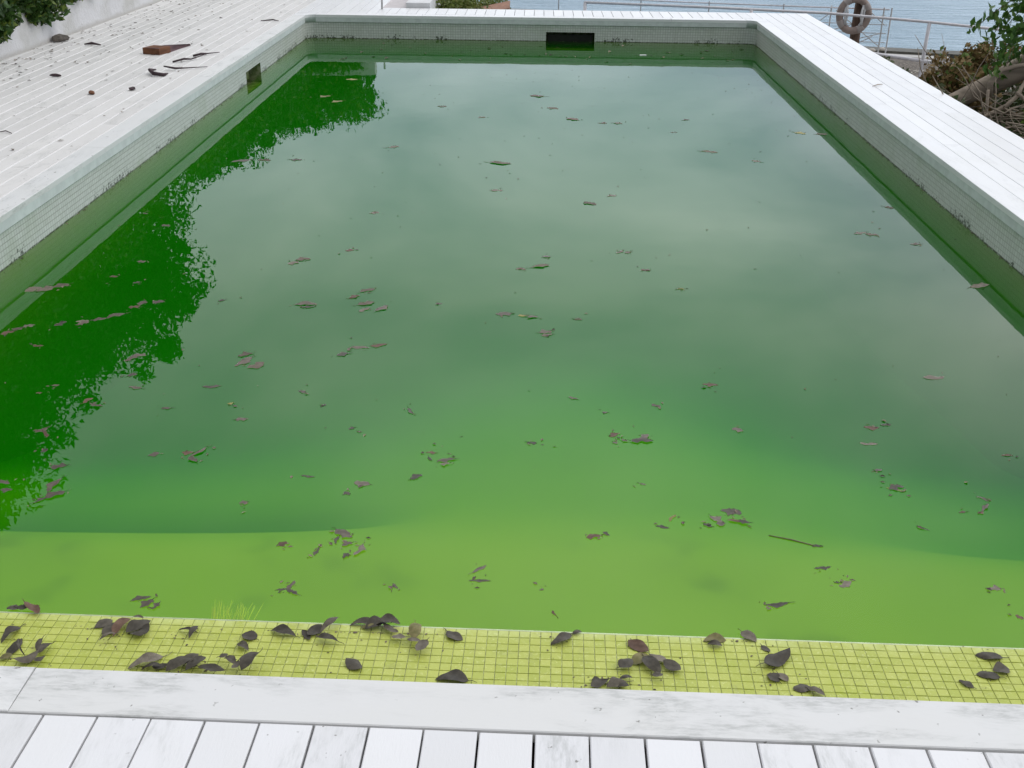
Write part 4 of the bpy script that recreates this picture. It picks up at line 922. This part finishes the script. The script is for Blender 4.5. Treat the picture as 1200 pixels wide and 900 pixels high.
ORD = ('first second third fourth fifth sixth seventh eighth ninth tenth eleventh twelfth thirteenth fourteenth fifteenth sixteenth seventeenth eighteenth nineteenth twentieth'.split()+['twenty-'+q for q in 'first second third fourth fifth sixth seventh eighth ninth'.split()])
def ordinal(k, n_):
    if n_ == 1: return ''
    if k == 0: return 'leftmost'
    if k == n_-1: return 'rightmost'
    return (ORD[k]+' from the left') if k <= n_//2 else (ORD[n_-1-k]+' from the right')
def place_leaves(data, zbase, where):
    L_ = [t.split(',') for t in data.split()]
    cl = {}
    for t in L_: cl.setdefault(int(t[0]), []).append([*(int(q)/1000 for q in t[1:6]), t[6]])
    # zones along the depth, clusters ordered left to right inside a zone
    def cen(c): return (sum(q[0]+q[2] for q in c)/2/len(c), sum(q[1]+q[3] for q in c)/2/len(c))
    def zone(c):
        x_, y = cen(c)
        if where == 'ledge': return 'on the tiles by the coping' if y < 2.235 else ('mid ledge' if y < 2.31 else 'at the ledge lip')
        a = x_/y
        if y < 2.85: return 'over the yellow step'
        if a < -.36 and y < 9: return 'on the tree reflection'
        if y < 3.25: return 'just past the step'
        if y < 3.8: return 'in the bright green water'
        if y < 4.6: return 'in the lower mid water'
        if y < 5.7: return 'in mid pool'
        if y < 7.6: return 'in the upper mid water'
        return 'in the far water'
    Z = {}
    for k, c in cl.items(): Z.setdefault(zone(c), []).append(k)
    for z, ks in Z.items():
        ks.sort(key=lambda k: cen(cl[k])[0]/cen(cl[k])[1])
        for kk, k in enumerate(ks):
            c = cl[k]; order = sorted(range(len(c)), key=lambda q: c[q][0]+c[q][2])
            for s, q in enumerate(c):
                x0, y0, x1, y1, w_, kd = q
                l_ = math.hypot(x1-x0, y1-y0); sd_ = int(abs(x0*7919+y0*104729+x1*31)*100) % 99991; r_ = random.Random(sd_)
                thin = w_/l_ < .3
                if where == 'ledge':
                    arch = r_.choice([.10, .16, -.08, .2]) if not thin else r_.choice([.22, .28]); fold = r_.uniform(-.3, .35) if kd != 'd' or w_/l_ < .8 else r_.uniform(-.1, .25)
                    tw = r_.uniform(-.3, .3)
                else:
                    arch = r_.choice([.0, .012, .03, .0]); fold = r_.uniform(-.02, .05); tw = r_.uniform(-.03, .03)
                if w_/l_ > .6: arch *= .45; tw *= .4
                l_ *= 1.2 if where == 'ledge' else .95; w_ *= 1.15 if where == 'ledge' else .8
                me, top = leaf_mesh(l_, max(w_, .006), arch, fold, tw, sd_, LM[kd], stem=(r_.random() < .6), ragged=.05 if where == 'ledge' else .3, wav=.6 if where == 'ledge' else .14)
                shape = 'slender' if w_/l_ < .3 else ('rounded' if w_/l_ > .6 else 'oval')
                pose = 'arched' if arch > .12 else ('cupped' if arch < 0 else ('flat' if abs(fold) < .12 else 'folded'))
                cnum = ordinal(kk, len(ks)); lnum = ordinal(order.index(s), len(c))
                if len(c) == 1:
                    lab = f'{shape} {pose} {CN[kd]} leaf {z}, ' + (cnum if cnum else 'on its own')
                else:
                    w0 = cnum.split(' ')[0]; w1 = ' '.join(cnum.split(' ')[1:]); lab = f'{CN[kd]} leaf, {ORD[order.index(s)]} in the {w0} {"pair" if len(c) == 2 else "clump"} {w1} {z}'
                lab = ' '.join(lab.split())
                if len(lab.split()) > 16: lab = lab.replace(' leaf,', ',')
                zoff = zbase+(.0003 if where == 'water' else .0008)+(s*.0022 if len(c) > 1 and where == 'ledge' else s*.0008)
                obj('dead_leaf', me, None, ((x0+x1)/2, (y0+y1)/2, zoff), (r_.uniform(-.08, .08) if where == 'ledge' else 0, 0, math.atan2(y1-y0, x1-x0)+(math.pi if r_.random() < .5 else 0)),
                    label=lab, category='leaf', group='dead leaves on the ledge' if where == 'ledge' else 'dead leaves floating on the pool')
place_leaves(LEDGE, -.2524, 'ledge')
place_leaves(WATER, WZ, 'water')
_wl = [[int(q)/1000 for q in t.split(',')[1:5]] for t in WATER.split()]
def f_frag(r_):
    q = _wl[r_.randrange(len(_wl))]; t = r_.random(); return (q[0]+(q[2]-q[0])*t+r_.gauss(0, .018), q[1]+(q[3]-q[1])*t+r_.gauss(0, .022), WZ+.0008)
litter(520, f_frag, .017, 17, 'leaf_fragments', 'crumbled leaf fragments drifting round the floating leaves')
def f_ledge(r_):
    q = _ll[r_.randrange(len(_ll))]; return (q[0]+r_.gauss(0, .03), min(q[1]+r_.gauss(0, .03), 2.35), -.2522)
_ll = [[int(q)/1000 for q in t.split(',')[1:5]] for t in LEDGE.split()]
litter(260, f_ledge, .008, 18, 'leaf_crumbs', 'dark leaf crumbs and silt on the lime tile ledge')
